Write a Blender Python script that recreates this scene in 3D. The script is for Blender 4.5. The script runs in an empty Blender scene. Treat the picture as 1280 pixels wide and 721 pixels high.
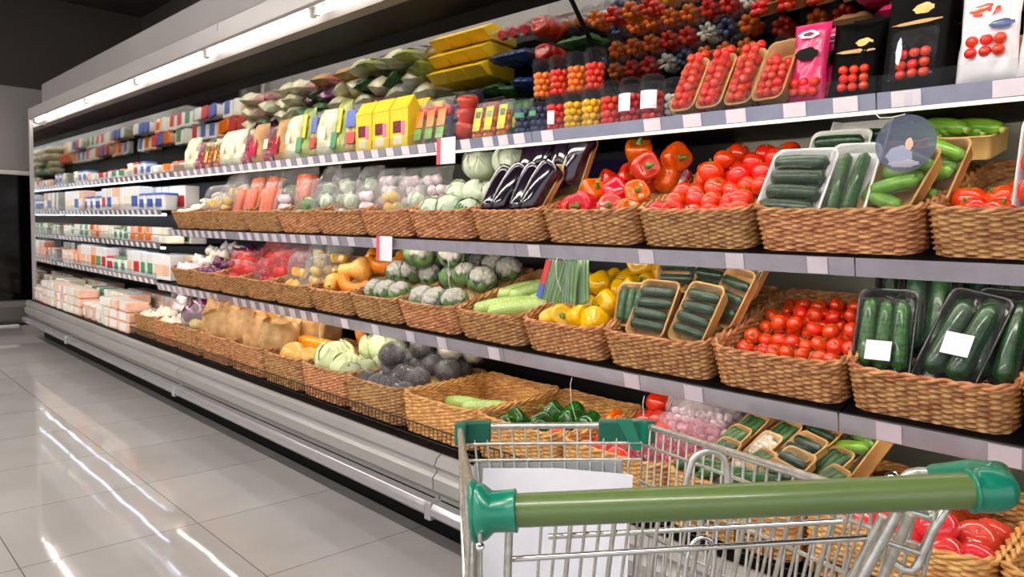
import bpy, bmesh, math, random
from mathutils import Vector, Matrix, noise
C = bpy.context.scene.collection
PI = math.pi
rng = random.Random(7)

# ------------------------------------------------------------------ materials
def lin(c):
    return tuple((v/255/12.92 if v/255 <= .04045 else ((v/255+.055)/1.055)**2.4) for v in c) + (1,)

def mat(name, col, rough=.5, metal=0, spec=.5, var=.12, scale=20, bump=0, bscale=60, coat=0, rnd=.0, col2=None, stretch=(1,1,1), emit=None, estr=0, sss=0, trans=0):
    m = bpy.data.materials.new(name); m.use_nodes = True
    nt = m.node_tree; b = nt.nodes['Principled BSDF']; L = nt.links
    b.inputs['Roughness'].default_value = rough; b.inputs['Metallic'].default_value = metal
    b.inputs['Specular IOR Level'].default_value = spec; b.inputs['Coat Weight'].default_value = coat
    b.inputs['Coat Roughness'].default_value = .08
    if trans: b.inputs['Transmission Weight'].default_value = trans
    if sss:
        b.inputs['Subsurface Weight'].default_value = sss; b.inputs['Subsurface Radius'].default_value = (.02,.01,.006); b.inputs['Subsurface Scale'].default_value = .3
    tc = nt.nodes.new('ShaderNodeTexCoord'); mp = nt.nodes.new('ShaderNodeMapping'); mp.inputs['Scale'].default_value = stretch
    L.new(tc.outputs['Object'], mp.inputs['Vector'])
    oi = nt.nodes.new('ShaderNodeObjectInfo')
    add = nt.nodes.new('ShaderNodeVectorMath'); add.operation = 'ADD'
    sc = nt.nodes.new('ShaderNodeMath'); sc.operation = 'MULTIPLY'; sc.inputs[1].default_value = 37
    L.new(oi.outputs['Random'], sc.inputs[0]); L.new(mp.outputs[0], add.inputs[0]); L.new(sc.outputs[0], add.inputs[1])
    nz = nt.nodes.new('ShaderNodeTexNoise'); nz.inputs['Scale'].default_value = scale; nz.inputs['Detail'].default_value = 4
    L.new(add.outputs[0], nz.inputs['Vector'])
    mx = nt.nodes.new('ShaderNodeMix'); mx.data_type = 'RGBA'
    c = lin(col)
    if col2: a, d = c, lin(col2)
    else: a, d = tuple(v*(1-var) for v in c[:3])+(1,), tuple(min(1, v*(1+var)) for v in c[:3])+(1,)
    mx.inputs['A'].default_value = a; mx.inputs['B'].default_value = d
    rp = nt.nodes.new('ShaderNodeMapRange'); rp.inputs['From Min'].default_value = .36; rp.inputs['From Max'].default_value = .64
    L.new(nz.outputs['Fac'], rp.inputs['Value']); L.new(rp.outputs[0], mx.inputs['Factor'])
    out = mx.outputs['Result']
    if rnd:
        hs = nt.nodes.new('ShaderNodeHueSaturation')
        r2 = nt.nodes.new('ShaderNodeMapRange'); r2.inputs['To Min'].default_value = 1-rnd; r2.inputs['To Max'].default_value = 1+rnd
        L.new(oi.outputs['Random'], r2.inputs['Value']); L.new(r2.outputs[0], hs.inputs['Value'])
        r3 = nt.nodes.new('ShaderNodeMapRange'); r3.inputs['To Min'].default_value = .5+rnd*.06; r3.inputs['To Max'].default_value = .5-rnd*.06
        L.new(oi.outputs['Random'], r3.inputs['Value']); L.new(r3.outputs[0], hs.inputs['Hue'])
        L.new(out, hs.inputs['Color']); out = hs.outputs['Color']
    L.new(out, b.inputs['Base Color'])
    if bump:
        n2 = nt.nodes.new('ShaderNodeTexNoise'); n2.inputs['Scale'].default_value = bscale; n2.inputs['Detail'].default_value = 3
        L.new(add.outputs[0], n2.inputs['Vector'])
        bp = nt.nodes.new('ShaderNodeBump'); bp.inputs['Strength'].default_value = bump; bp.inputs['Distance'].default_value = .004
        L.new(n2.outputs['Fac'], bp.inputs['Height']); L.new(bp.outputs[0], b.inputs['Normal'])
    if emit:
        b.inputs['Emission Color'].default_value = lin(emit); b.inputs['Emission Strength'].default_value = estr
    return m

def film_mat(name, tint=(255,255,255), dense=.10, rough=.1, spread=.3, bump=.6, bscale=28, body=1.0):
    """clear plastic: mostly see-through, with a crinkled glossy face"""
    m = bpy.data.materials.new(name); m.use_nodes = True
    nt = m.node_tree; L = nt.links; b = nt.nodes['Principled BSDF']; o = nt.nodes['Material Output']
    b.inputs['Base Color'].default_value = tuple(v*body for v in lin(tint)[:3])+(1,); b.inputs['Roughness'].default_value = rough; b.inputs['Specular IOR Level'].default_value = .9
    tr = nt.nodes.new('ShaderNodeBsdfTransparent'); tr.inputs['Color'].default_value = tuple(.75+.25*v for v in lin(tint)[:3])+(1,)
    lw = nt.nodes.new('ShaderNodeLayerWeight'); lw.inputs['Blend'].default_value = .22
    mr = nt.nodes.new('ShaderNodeMapRange'); mr.inputs['To Min'].default_value = dense; mr.inputs['To Max'].default_value = min(1, dense+spread)
    mx = nt.nodes.new('ShaderNodeMixShader')
    tc = nt.nodes.new('ShaderNodeTexCoord'); nz = nt.nodes.new('ShaderNodeTexNoise'); nz.inputs['Scale'].default_value = bscale; nz.inputs['Detail'].default_value = 3; nz.inputs['Distortion'].default_value = 1.2
    bp = nt.nodes.new('ShaderNodeBump'); bp.inputs['Strength'].default_value = bump; bp.inputs['Distance'].default_value = .01
    L.new(tc.outputs['Object'], nz.inputs['Vector']); L.new(nz.outputs['Fac'], bp.inputs['Height'])
    L.new(bp.outputs[0], b.inputs['Normal']); L.new(bp.outputs[0], lw.inputs['Normal'])
    L.new(lw.outputs['Facing'], mr.inputs['Value']); L.new(mr.outputs[0], mx.inputs['Fac'])
    L.new(tr.outputs[0], mx.inputs[1]); L.new(b.outputs[0], mx.inputs[2]); L.new(mx.outputs[0], o.inputs['Surface'])
    return m

M = {}
def dm(k, *a, **kw): M[k] = mat(k, *a, **kw)
dm('wicker', (204,150,92), .42, var=.0, col2=(140,82,42), scale=34, stretch=(1,1,2.2), rnd=.16, bump=.25, bscale=220, spec=.5)
dm('wicker_honey', (222,170,96), .42, col2=(176,116,56), scale=34, stretch=(1,1,2.2), rnd=.12, bump=.25, bscale=220)
dm('straw', (214,180,118), .7, col2=(166,122,66), scale=90, bump=.9, bscale=160)
dm('tom_red', (232,54,14), .16, var=.1, scale=9, coat=.5, rnd=.1, sss=.06)
dm('tom_pink', (214,52,48), .16, var=.12, scale=9, coat=.5, rnd=.1, sss=.06)
dm('tom_brown', (150,62,18), .16, col2=(110,34,14), scale=14, coat=.5, rnd=.15)
dm('tom_orange', (240,120,10), .18, scale=9, coat=.4, rnd=.08)
dm('tom_yellow', (250,190,16), .18, scale=9, coat=.4, rnd=.05)
dm('pep_red', (214,26,14), .14, var=.15, scale=10, coat=.6, rnd=.12)
dm('pep_orange', (240,112,8), .14, col2=(226,70,8), scale=10, coat=.6, rnd=.1)
dm('pep_yellow', (250,200,0), .2, col2=(242,178,0), scale=10, coat=.5, rnd=.04)
dm('pep_green', (36,98,28), .14, col2=(20,66,20), scale=12, coat=.6, rnd=.15)
dm('stem', (96,138,52), .5, scale=40, rnd=.15)
dm('stem_pale', (176,196,96), .5, scale=40)
dm('cuke', (52,108,34), .3, col2=(24,62,20), scale=40, stretch=(3,.5,3), bump=.4, bscale=140, coat=.3, rnd=.2)
dm('cuke_dark', (30,72,34), .3, col2=(14,42,22), scale=40, stretch=(3,.5,3), bump=.3, bscale=140, coat=.4, rnd=.2)
dm('cuke_light', (120,172,50), .3, col2=(92,146,36), scale=30, coat=.3, rnd=.15)
dm('zucchini', (190,208,124), .35, col2=(152,184,92), scale=60, stretch=(3,.6,3), coat=.2, rnd=.1)
dm('corn_husk', (188,204,120), .45, col2=(150,180,84), scale=60, stretch=(3,.4,3), rnd=.1)
dm('eggplant', (30,16,34), .1, col2=(18,10,24), scale=8, coat=.9)
dm('cabbage', (196,214,140), .4, col2=(232,236,196), scale=26, bump=.5, bscale=40, rnd=.08)
dm('cabbage_white', (226,232,214), .35, col2=(196,214,176), scale=26, bump=.5, bscale=40, rnd=.05, coat=.3)
dm('leaf', (84,130,62), .45, col2=(130,170,96), scale=30, bump=.5, bscale=40, rnd=.15)
dm('leaf_dark', (34,72,34), .45, col2=(62,104,52), scale=30, bump=.5, bscale=60, rnd=.2)
dm('curd', (238,234,222), .55, col2=(212,208,188), scale=60, bump=.7, bscale=110)
dm('root_dark', (104,92,92), .45, col2=(36,28,34), scale=7, bump=.9, bscale=22, rnd=.25, coat=.4)
dm('root_pale', (214,208,190), .45, col2=(172,160,140), scale=24, bump=.4, bscale=50, rnd=.1)
dm('squash', (236,182,90), .4, col2=(224,160,62), scale=10, coat=.15, rnd=.08)
dm('pumpkin', (240,146,20), .35, col2=(232,118,10), scale=14, coat=.2, rnd=.08)
dm('pumpkin_flesh', (246,168,28), .4, col2=(240,140,16), scale=30)
dm('onion_white', (240,234,220), .3, col2=(222,212,186), scale=10, stretch=(3,3,.6), coat=.3, rnd=.05)
dm('onion_purple', (110,36,84), .25, col2=(78,22,58), scale=10, stretch=(3,3,.6), coat=.4, rnd=.15)
dm('potato', (226,196,110), .5, col2=(204,168,84), scale=20, rnd=.1)
dm('carrot', (238,110,40), .4, col2=(226,90,24), scale=40, stretch=(1,5,1), rnd=.08)
dm('radish', (208,30,70), .25, col2=(170,20,54), scale=14, coat=.4, rnd=.12)
dm('radish_white', (244,226,230), .3, scale=14)
dm('garlic', (244,234,234), .4, col2=(206,176,190), scale=24, rnd=.05)
dm('mushroom', (238,230,214), .5, scale=20, rnd=.05)
dm('blueberry', (44,50,84), .4, col2=(70,80,116), scale=20, rnd=.15)
dm('bean', (104,140,88), .4, rnd=.2)
dm('kraft', (204,160,104), .6, col2=(172,126,74), scale=12, bump=.9, bscale=18, rnd=.1)
dm('card', (212,166,98), .6, col2=(190,142,80), scale=10, rnd=.08)
dm('card_pale', (234,206,134), .6, col2=(222,188,112), scale=10, rnd=.05)
dm('foam_white', (240,240,236), .35, var=.03)
dm('tray_black', (34,34,32), .2, var=.2, coat=.4)
dm('paper_white', (244,242,246), .5, var=.02)
dm('white_plastic', (240,238,234), .3, var=.03, coat=.2)
dm('tag', (238,228,232), .4, var=.03)
dm('tag_soft', (204,194,202), .4, var=.04)
dm('tag_gray', (160,154,166), .35, var=.05)
dm('tag_red', (232,84,92), .4, var=.03)
dm('yellow_card', (248,204,36), .4, var=.04)
dm('print_dark', (66,16,26), .4, col2=(140,40,60), scale=60)
dm('print_pink', (240,120,160), .4, var=.05)
dm('print_blue', (70,96,176), .4, var=.1)
dm('print_red', (206,46,40), .4, var=.1)
dm('print_peach', (240,190,160), .4, var=.08, rnd=.06)
dm('print_green', (80,150,100), .4, var=.1)
dm('print_cream', (240,228,196), .4, var=.05, rnd=.04)
dm('print_teal', (130,200,180), .4, var=.05)
dm('pouch_pink', (222,44,104), .25, var=.1, coat=.3, bump=.2, bscale=30)
dm('pouch_black', (7,6,6), .45, spec=.04, var=.3, bump=.4, bscale=24)
dm('pouch_white', (244,238,236), .25, var=.03, coat=.3, bump=.3, bscale=24)
dm('bag_blue', (40,62,110), .2, var=.2, coat=.5, bump=.4, bscale=20)
dm('bag_cream', (236,230,200), .3, col2=(214,206,164), scale=24, bump=.5, bscale=24, coat=.2, rnd=.1)
dm('bag_olive', (176,180,90), .3, col2=(120,140,60), scale=24, bump=.5, bscale=24, coat=.2, rnd=.15)
dm('case_gray', (158,155,150), .32, metal=.25, var=.05, scale=3, bump=.05, bscale=8)
dm('case_reflector', (112,106,102), .5, metal=.1, var=.1, scale=2)
dm('case_fascia', (164,158,155), .35, metal=.2, var=.04, scale=2)
dm('case_header', (128,123,121), .45, metal=.1, var=.05, scale=2)
dm('case_black', (7,7,8), .5, spec=.12, var=.2)
dm('case_back', (20,20,19), .45, var=.15, scale=4)
dm('case_back_olive', (160,160,140), .45, metal=.2, var=.05, scale=6)
dm('steel', (186,184,186), .26, metal=.8, var=.05)
dm('rail_gray', (158,154,164), .2, metal=.25, var=.05, coat=.6)
dm('rail_blue', (150,152,172), .2, metal=.25, var=.05, coat=.6)
dm('rail_bright', (186,184,186), .2, metal=.6, var=.03)
dm('chrome', (214,212,206), .16, metal=1, var=.06, scale=60)
dm('zinc', (206,203,192), .28, metal=.85, var=.14, scale=80, bump=.12, bscale=200)
dm('cart_green', (6,122,94), .3, var=.05, scale=6, coat=.35)
dm('cart_green_dark', (4,96,74), .4, var=.05, scale=6, coat=.15)
dm('handle_olive', (96,117,64), .3, var=.04, scale=6, coat=.3)
dm('rubber', (30,30,30), .6)
dm('panel_white', (200,200,208), .45, var=.02)
dm('board_gray', (168,172,176), .4, var=.04)
dm('wire_black', (14,13,12), .4)
dm('wire_white', (226,220,206), .35)
dm('wall_gray', (118,114,111), .6, var=.06, scale=1.5)
dm('ceiling_dark', (60,53,48), .8, var=.08, scale=1)
dm('trim_light', (182,174,168), .4, var=.04)
dm('kick_tile', (150,143,138), .3, var=.06, scale=4)
dm('freezer_gray', (92,88,84), .4, metal=.2, var=.1, scale=3)
dm('glass_black', (2,2,2), .12, var=.1, spec=.3)
dm('crate_blue', (52,48,110), .4, var=.1)
dm('black_rubber', (20,20,20), .6)
FILM = film_mat('film_clear', dense=.09, rough=.07, spread=.5, bump=.7, body=.06)
FILMW = film_mat('film_hazy', dense=.09, rough=.12, bump=.9, bscale=22, spread=.45, body=.5)
FILMP = film_mat('film_pink', (250,190,205), dense=.07, rough=.12, bump=1.2, bscale=40, body=.7, spread=.4)
FILMR = film_mat('film_red', (255,110,100), dense=.14, rough=.12, bump=.8, bscale=24, body=.7)
FILMC = film_mat('film_crinkle', (250,238,240), dense=.14, rough=.12, bump=1.6, bscale=60, body=.8, spread=.6)
FILMS = film_mat('film_soft', dense=.05, rough=.08, bump=.5, bscale=14, body=.1, spread=.5)
NET = film_mat('acrylic', (240,245,250), dense=.03, rough=.04, bump=0, spread=.3, body=.15)
def emat(name, col, s):
    m = bpy.data.materials.new(name); m.use_nodes = True; b = m.node_tree.nodes['Principled BSDF']
    b.inputs['Base Color'].default_value = (.8,.8,.8,1); b.inputs['Emission Color'].default_value = lin(col); b.inputs['Emission Strength'].default_value = s
    return m
M['tube'] = emat('tube', (255,246,238), 12)
M['led'] = emat('led', (255,244,228), 11)
M['led_edge'] = emat('led_edge', (255,232,196), .85)
M['led_edge_cool'] = emat('led_edge_cool', (226,236,255), 2.0)
M['led_cool'] = emat('led_cool', (225,236,255), 5)
M['lamp'] = emat('lamp', (255,248,240), 40)
mm = bpy.data.materials.new('mirror_glass'); mm.use_nodes = True
b = mm.node_tree.nodes['Principled BSDF']; b.inputs['Metallic'].default_value = 1; b.inputs['Roughness'].default_value = .035; b.inputs['Base Color'].default_value = (.72,.73,.7,1)
M['mirror_glass'] = mm
# floor: polished large tiles
fm = bpy.data.materials.new('floor_tile'); fm.use_nodes = True
nt = fm.node_tree; b = nt.nodes['Principled BSDF']; L = nt.links
tc = nt.nodes.new('ShaderNodeTexCoord'); mp = nt.nodes.new('ShaderNodeMapping'); mp.inputs['Location'].default_value = (-.115, .705, 0)
br = nt.nodes.new('ShaderNodeTexBrick'); br.offset = 0; br.squash = 1
br.inputs['Scale'].default_value = 1; br.inputs['Brick Width'].default_value = .606; br.inputs['Row Height'].default_value = .606
br.inputs['Mortar Size'].default_value = .0022; br.inputs['Mortar Smooth'].default_value = .2
br.inputs['Color1'].default_value = lin((160,156,154)); br.inputs['Color2'].default_value = lin((168,164,162)); br.inputs['Mortar'].default_value = lin((98,93,91))
nz = nt.nodes.new('ShaderNodeTexNoise'); nz.inputs['Scale'].default_value = 3; nz.inputs['Detail'].default_value = 5
mx = nt.nodes.new('ShaderNodeMix'); mx.data_type = 'RGBA'; mx.blend_type = 'SOFT_LIGHT'; mx.inputs['Factor'].default_value = .25
L.new(tc.outputs['Object'], mp.inputs['Vector']); L.new(mp.outputs[0], br.inputs['Vector']); L.new(tc.outputs['Object'], nz.inputs['Vector'])
L.new(br.outputs['Color'], mx.inputs['A']); L.new(nz.outputs['Fac'], mx.inputs['B']); L.new(mx.outputs['Result'], b.inputs['Base Color'])
b.inputs['Roughness'].default_value = .04; b.inputs['Specular IOR Level'].default_value = .4
n2 = nt.nodes.new('ShaderNodeTexNoise'); n2.inputs['Scale'].default_value = 2.2; bp = nt.nodes.new('ShaderNodeBump'); bp.inputs['Strength'].default_value = .05; bp.inputs['Distance'].default_value = .02
L.new(tc.outputs['Object'], n2.inputs['Vector']); L.new(n2.outputs['Fac'], bp.inputs['Height']); L.new(bp.outputs[0], b.inputs['Normal'])
M['floor'] = fm

# ------------------------------------------------------------------ mesh building
class MB:
    def __init__(s): s.v=[]; s.f=[]; s.mi=[]; s.mats=[]; s.flat=set()
    def m(s, mt):
        mt = M[mt] if isinstance(mt, str) else mt
        if mt not in s.mats: s.mats.append(mt)
        return s.mats.index(mt)
    def add(s, vs, fs, mt, smooth=True):
        o=len(s.v); k=s.m(mt); s.v += [tuple(p) for p in vs]
        for f in fs:
            if not smooth: s.flat.add(len(s.f))
            s.f.append(tuple(i+o for i in f)); s.mi.append(k)
        return s
    def box(s, x0,x1,y0,y1,z0,z1, mt, T=None):
        vs=[Vector((x,y,z)) for x in (x0,x1) for y in (y0,y1) for z in (z0,z1)]
        if T: vs=[T@p for p in vs]
        return s.add(vs, [(0,1,3,2),(4,6,7,5),(0,4,5,1),(2,3,7,6),(0,2,6,4),(1,5,7,3)], mt, False)
    def rings(s, rings, mt, closed=True, cap0=True, cap1=True, smooth=True):
        n=len(rings[0]); vs=[p for r in rings for p in r]; fs=[]
        for i in range(len(rings)-1):
            for j in range(n if closed else n-1):
                a=i*n+j; b=i*n+(j+1)%n; fs.append((a,b,b+n,a+n))
        s.add(vs,fs,mt,smooth)
        if cap0: s.add(rings[0],[tuple(range(n))[::-1]],mt,False)
        if cap1: s.add(rings[-1],[tuple(range(n))],mt,False)
        return s
    def lathe(s, prof, n, mt, T=None, cap=True):
        R=[]
        for r,z in prof:
            ring=[Vector((r*math.cos(2*PI*k/n), r*math.sin(2*PI*k/n), z)) for k in range(n)]
            R.append([T@p for p in ring] if T else ring)
        return s.rings(R,mt,True,cap,cap)
    def tube(s, pts, r, mt, n=8, caps=True, closed=False):
        pts=[Vector(p) for p in pts]; N=len(pts); rs=r if isinstance(r,(list,tuple)) else [r]*N
        R=[]; u=None
        for i,p in enumerate(pts):
            if closed: t=(pts[(i+1)%N]-pts[i-1])
            else: t=(pts[min(i+1,N-1)]-pts[max(i-1,0)])
            t.normalize()
            if u is None:
                u=t.orthogonal().normalized()
            u=(u-t*u.dot(t)); u=u.normalized() if u.length>1e-6 else t.orthogonal().normalized()
            w=t.cross(u)
            R.append([p+(u*math.cos(2*PI*k/n)+w*math.sin(2*PI*k/n))*rs[i] for k in range(n)])
        if closed: R.append(R[0]); return s.rings(R,mt,True,False,False)
        return s.rings(R,mt,True,caps,caps)
    def grid(s, fn, nu, nv, mt, cu=False, smooth=True):
        vs=[fn(i/(nu if cu else nu-1), j/(nv-1)) for j in range(nv) for i in range(nu)]; fs=[]
        for j in range(nv-1):
            for i in range(nu if cu else nu-1):
                a=j*nu+i; b=j*nu+(i+1)%nu; fs.append((a,b,b+nu,a+nu))
        return s.add(vs,fs,mt,smooth)
    def mesh(s, name, bevel=0, T=None, seg=2):
        me=bpy.data.meshes.new(name); me.from_pydata([tuple(T@Vector(p)) for p in s.v] if T else s.v,[],s.f)
        for mt in s.mats: me.materials.append(mt)
        for i,p in enumerate(me.polygons): p.material_index=s.mi[i]; p.use_smooth = i not in s.flat
        if bevel:
            bm=bmesh.new(); bm.from_mesh(me); bmesh.ops.remove_doubles(bm, verts=bm.verts, dist=1e-6)
            es=[e for e in bm.edges if len(e.link_faces)==2 and e.calc_face_angle(0)>.6]
            bmesh.ops.bevel(bm, geom=es, offset=bevel, segments=seg, profile=.5, affect='EDGES', clamp_overlap=True)
            bm.to_mesh(me); bm.free()
        me.validate(); me.update()
        return me

def sph(mb, c, r, mt, n=14, sq=(1,1,1), T=None, nz=0, seed=0):
    def f(u,v):
        a=2*PI*u; b=PI*(v-.5)*.999
        d=Vector((math.cos(a)*math.cos(b), math.sin(a)*math.cos(b), math.sin(b)))
        k=1+(nz*noise.noise(d*2.2+Vector((seed,seed*1.7,0))) if nz else 0)
        p=Vector(c)+Vector((d.x*sq[0],d.y*sq[1],d.z*sq[2]))*r*k
        return T@p if T else p
    return mb.grid(f, n, max(6,n//2+2), mt, cu=True)

def rrect(w, l, r, n=5):
    """rounded rectangle ring centred on 0"""
    out=[]
    for cx,cy,a0 in ((w/2-r,l/2-r,0),(-w/2+r,l/2-r,PI/2),(-w/2+r,-l/2+r,PI),(w/2-r,-l/2+r,1.5*PI)):
        for k in range(n+1):
            a=a0+k/n*PI/2; out.append((cx+r*math.cos(a), cy+r*math.sin(a)))
    return out

# ------------------------------------------------------------------ objects
def new(name, data=None, parent=None, M4=None, label=None):
    o=bpy.data.objects.new(name, data); C.objects.link(o)
    if parent: o.parent=parent
    if M4 is not None: o.matrix_local=M4
    if label: o['label']=label
    return o
class Proto:
    """one kind of thing: name, category, optional own mesh, parts = [(name, mesh, matrix or None, sub-parts, label)]"""
    def __init__(s,name,cat,mesh=None,parts=()): s.name=name; s.cat=cat; s.mesh_=mesh; s.parts=list(parts)
    def put(s, M4, label, group=None):
        r=new(s.name, s.mesh_, None, M4); r['label']=label; r['category']=s.cat
        if group: r['group']=group
        def kids(par, ps):
            for p in ps:
                c=new(p[0], p[1], par, p[2] if len(p)>2 and p[2] is not None else Matrix(), p[4] if len(p)>4 else None)
                if len(p)>3 and p[3]: kids(c,p[3])
        kids(r,s.parts)
        return r
def struct(name, mesh):
    o=new(name,mesh); o['kind']='structure'; return o
def T(x=0,y=0,z=0): return Matrix.Translation((x,y,z))
def RX(a): return Matrix.Rotation(a,4,'X')
def RY(a): return Matrix.Rotation(a,4,'Y')
def RZ(a): return Matrix.Rotation(a,4,'Z')
def S(x,y=None,z=None): return Matrix.Diagonal((x,x if y is None else y,x if z is None else z,1))
D=math.radians
ORD=['first','second','third','fourth','fifth','sixth','seventh','eighth','ninth','tenth','eleventh','twelfth','thirteenth','fourteenth','fifteenth','sixteenth','seventeenth','eighteenth','nineteenth','twentieth']
ORD+=['twenty-'+q for q in ORD[:9]]+['thirtieth']+['thirty-'+q for q in ORD[:9]]
def J(a): return rng.uniform(-a,a)
# ------------------------------------------------------------------ the produce (prototypes)
def calyx(r, mt='stem', n=5):
    mb=MB()
    for k in range(n):
        a=2*PI*k/n
        p=[Vector((0,0,0)),Vector((math.cos(a)*r*.3,math.sin(a)*r*.3,r*.1)),Vector((math.cos(a)*r*.62,math.sin(a)*r*.62,r*.02))]
        mb.tube(p,[r*.1,r*.11,r*.02],mt,5)
    mb.tube([(0,0,0),(0,r*.04,r*.2),(r*.08,r*.06,r*.42)],[r*.09,r*.07,r*.08],mt,6)
    return mb.mesh('calyx')
def tomato_mesh(mt, sq=.86, lobes=.016, R=1):
    mb=MB()
    def f(u,v):
        a=2*PI*u; b=PI*(v-.5)*.999; cb=math.cos(b)
        k=1+lobes*math.cos(5*a+.4)*(.5+.5*math.sin(b))
        dent=-.16*math.exp(-(cb/.32)**2)*(1 if b>0 else .3)
        return Vector((math.cos(a)*cb*k, math.sin(a)*cb*k, (math.sin(b)+dent*(1 if b>0 else -1))*sq))*R
    mb.grid(f,20,13,mt,cu=True)
    return mb.mesh('tomato')
CAL=calyx(1)
def tomato(mt, sq=.86, cal=True, name='tomato'):
    return Proto(name,'tomato',tomato_mesh(mt,sq),[('calyx',CAL,T(0,0,.68*sq),None,None)] if cal else [])
P={}
P['tom']=tomato('tom_red'); P['tomv']=tomato('tom_red',.9); P['tom_pink']=tomato('tom_pink',.84,False); P['tom_brown']=tomato('tom_brown',1.0,False)
P['cherry']=tomato('tom_red',.95,True,'cherry_tomato')
def pepper_mesh(mt, L=1.25, seed=0):
    mb=MB()
    def f(u,v):
        a=2*PI*u; z=v
        e=.5-.5*math.cos(PI*z); z=e; r=(.72+.28*min(1,(z/.7)))*max(0,1-abs((z-.5)/.5)**4.5)**.5
        r*=1+.075*math.cos(4*a+seed)*(.4+.6*abs(z-.5)*2)+.04*math.cos(3*a+2*seed)
        if z>.999: r=.02
        if z<.001: r=.02
        zz=z*L - .14*L*math.exp(-((1-z)/.06)**2)*(1) 
        return Vector((math.cos(a)*r*.66, math.sin(a)*r*.66, (zz-L/2)))
    mb.grid(f,32,20,mt,cu=True)
    return mb.mesh('pepper')
def stem_mesh(mt='stem'):
    mb=MB(); mb.tube([(0,0,0),(.02,0,.12),(.1,.02,.26),(.14,.04,.34)],[.16,.08,.07,.09],mt,8)
    return mb.mesh('stem')
STEM=stem_mesh()
for c,k in (('red','pep_red'),('orange','pep_orange'),('yellow','pep_yellow'),('green','pep_green')):
    P['pep_'+c]=Proto('bell_pepper','pepper',pepper_mesh(k,1.2,.4),[('stem',STEM,T(0,0,.46),None,None)])
P['pep_long']=Proto('bell_pepper','pepper',pepper_mesh('pep_red',1.7,.9),[('stem',STEM,T(0,0,.66),None,None)])
def cuke_mesh(mt, L=.2, R=.02, bend=.012, taper=.15, tipmt='stem_pale', n=12):
    """lies along x, centred"""
    mb=MB(); pts=[]; rs=[]; N=14
    for i in range(N+1):
        t=i/N; x=(t-.5)*L; e=min(t,1-t)*2
        r=R*min(1,(max(e,.001)/.16)**.5 if e<.16 else 1)*(1-taper*t)
        pts.append((x, 0, bend*(1-(2*t-1)**2))); rs.append(max(r,R*.12))
    mb.tube(pts,rs,mt,n)
    return mb.mesh('cucumber')
def tip_mesh(L,R,mt='stem_pale'):
    mb=MB(); mb.tube([(L*.485,0,0),(L*.51,0,.001),(L*.54,0,.004)],[R*.5,R*.32,R*.22],mt,7); return mb.mesh('stem')
def cuke(mt,L,R,bend=.012,taper=.1,name='cucumber',cat='cucumber',tip='stem_pale'):
    return Proto(name,cat,cuke_mesh(mt,L,R,bend,taper),[('stem',tip_mesh(L,R,tip),None,None,None)])
P['cuke']=cuke('cuke',.2,.02); P['cuke_dark']=cuke('cuke_dark',.19,.021); P['cuke_light']=cuke('cuke_light',.16,.023,.01)
P['cuke_long']=cuke('cuke',.3,.024,.02)
P['zuc']=cuke('zucchini',.26,.031,.012,-.25,'zucchini','courgette'); 
P['corn']=cuke('corn_husk',.24,.03,.01,.3,'corn_cob','corn')
def head_mesh(mt, R=1, leaves=9, sq=.92, seed=0, mt2=None):
    mb=MB(); sph(mb,(0,0,0),R*.93,mt,20,(1,1,sq),nz=.08,seed=seed)
    for k in range(leaves):
        a0=2*PI*k/leaves*1.618*2+seed; w=1.0
        def f(u,v):
            a=a0+(u-.5)*1.7*math.sin(PI*min(1,.25+v*.75)); b=-1.3+v*2.3
            rr=R*(.97+.06*math.sin(3*PI*u+k)*v+.05*v*v+.03*(k%3))
            wob=.03*R*noise.noise(Vector((u*4,v*4,k+seed)))
            return Vector((math.cos(a)*math.cos(b),math.sin(a)*math.cos(b),math.sin(b)*sq))*(rr+wob)
        mb.grid(f,9,10,mt2 or mt)
    return mb.mesh('leafy_head')
P['cabbage']=Proto('cabbage','cabbage',head_mesh('cabbage',1,9,.92,1))
P['cabbage_w']=Proto('cabbage','cabbage',head_mesh('cabbage_white',1,8,.9,3))
P['lettuce']=Proto('lettuce','lettuce',head_mesh('cabbage_white',1,9,.9,5,'leaf'))
def wrap_mesh(R=1, mt=None, seed=0, sq=1):
    mb=MB(); sph(mb,(0,0,0),R*1.06,mt or FILMW,18,(1,1,sq),nz=.18,seed=seed+9)
    return mb.mesh('film')
def cauli():
    mb=MB(); r2=random.Random(3)
    for k in range(34):
        z=1-(k+.5)/34*1.05; a=k*2.4; rr=math.sqrt(max(0,1-z*z))
        sph(mb,(rr*math.cos(a)*.7,rr*math.sin(a)*.7,z*.6+.1),.24+r2.uniform(-.03,.04),'curd',8,nz=.2,seed=k)
    sph(mb,(0,0,.1),.68,'curd',12)
    lv=MB()
    for k in range(7):
        a0=2*PI*k/7
        def f(u,v):
            a=a0+(u-.5)*1.2*math.sin(PI*min(1,.3+v*.7)); b=-1.2+v*(1.7 if k%2 else 1.35); r=.93+.12*v+.05*math.sin(5*u+k)
            return Vector((math.cos(a)*math.cos(b)*r,math.sin(a)*math.cos(b)*r,math.sin(b)*r*.9))
        lv.grid(f,7,9,'leaf')
    return Proto('cauliflower','cauliflower',mb.mesh('curd'),[('leaves',lv.mesh('leaves'),None,None,None),('film',wrap_mesh(1,FILMS,2),None,None,None)])
P['cauli']=cauli()
FILMB=film_mat('film_shiny', dense=.12, rough=.1, bump=1.0, bscale=9, body=.25, spread=.6)
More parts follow.
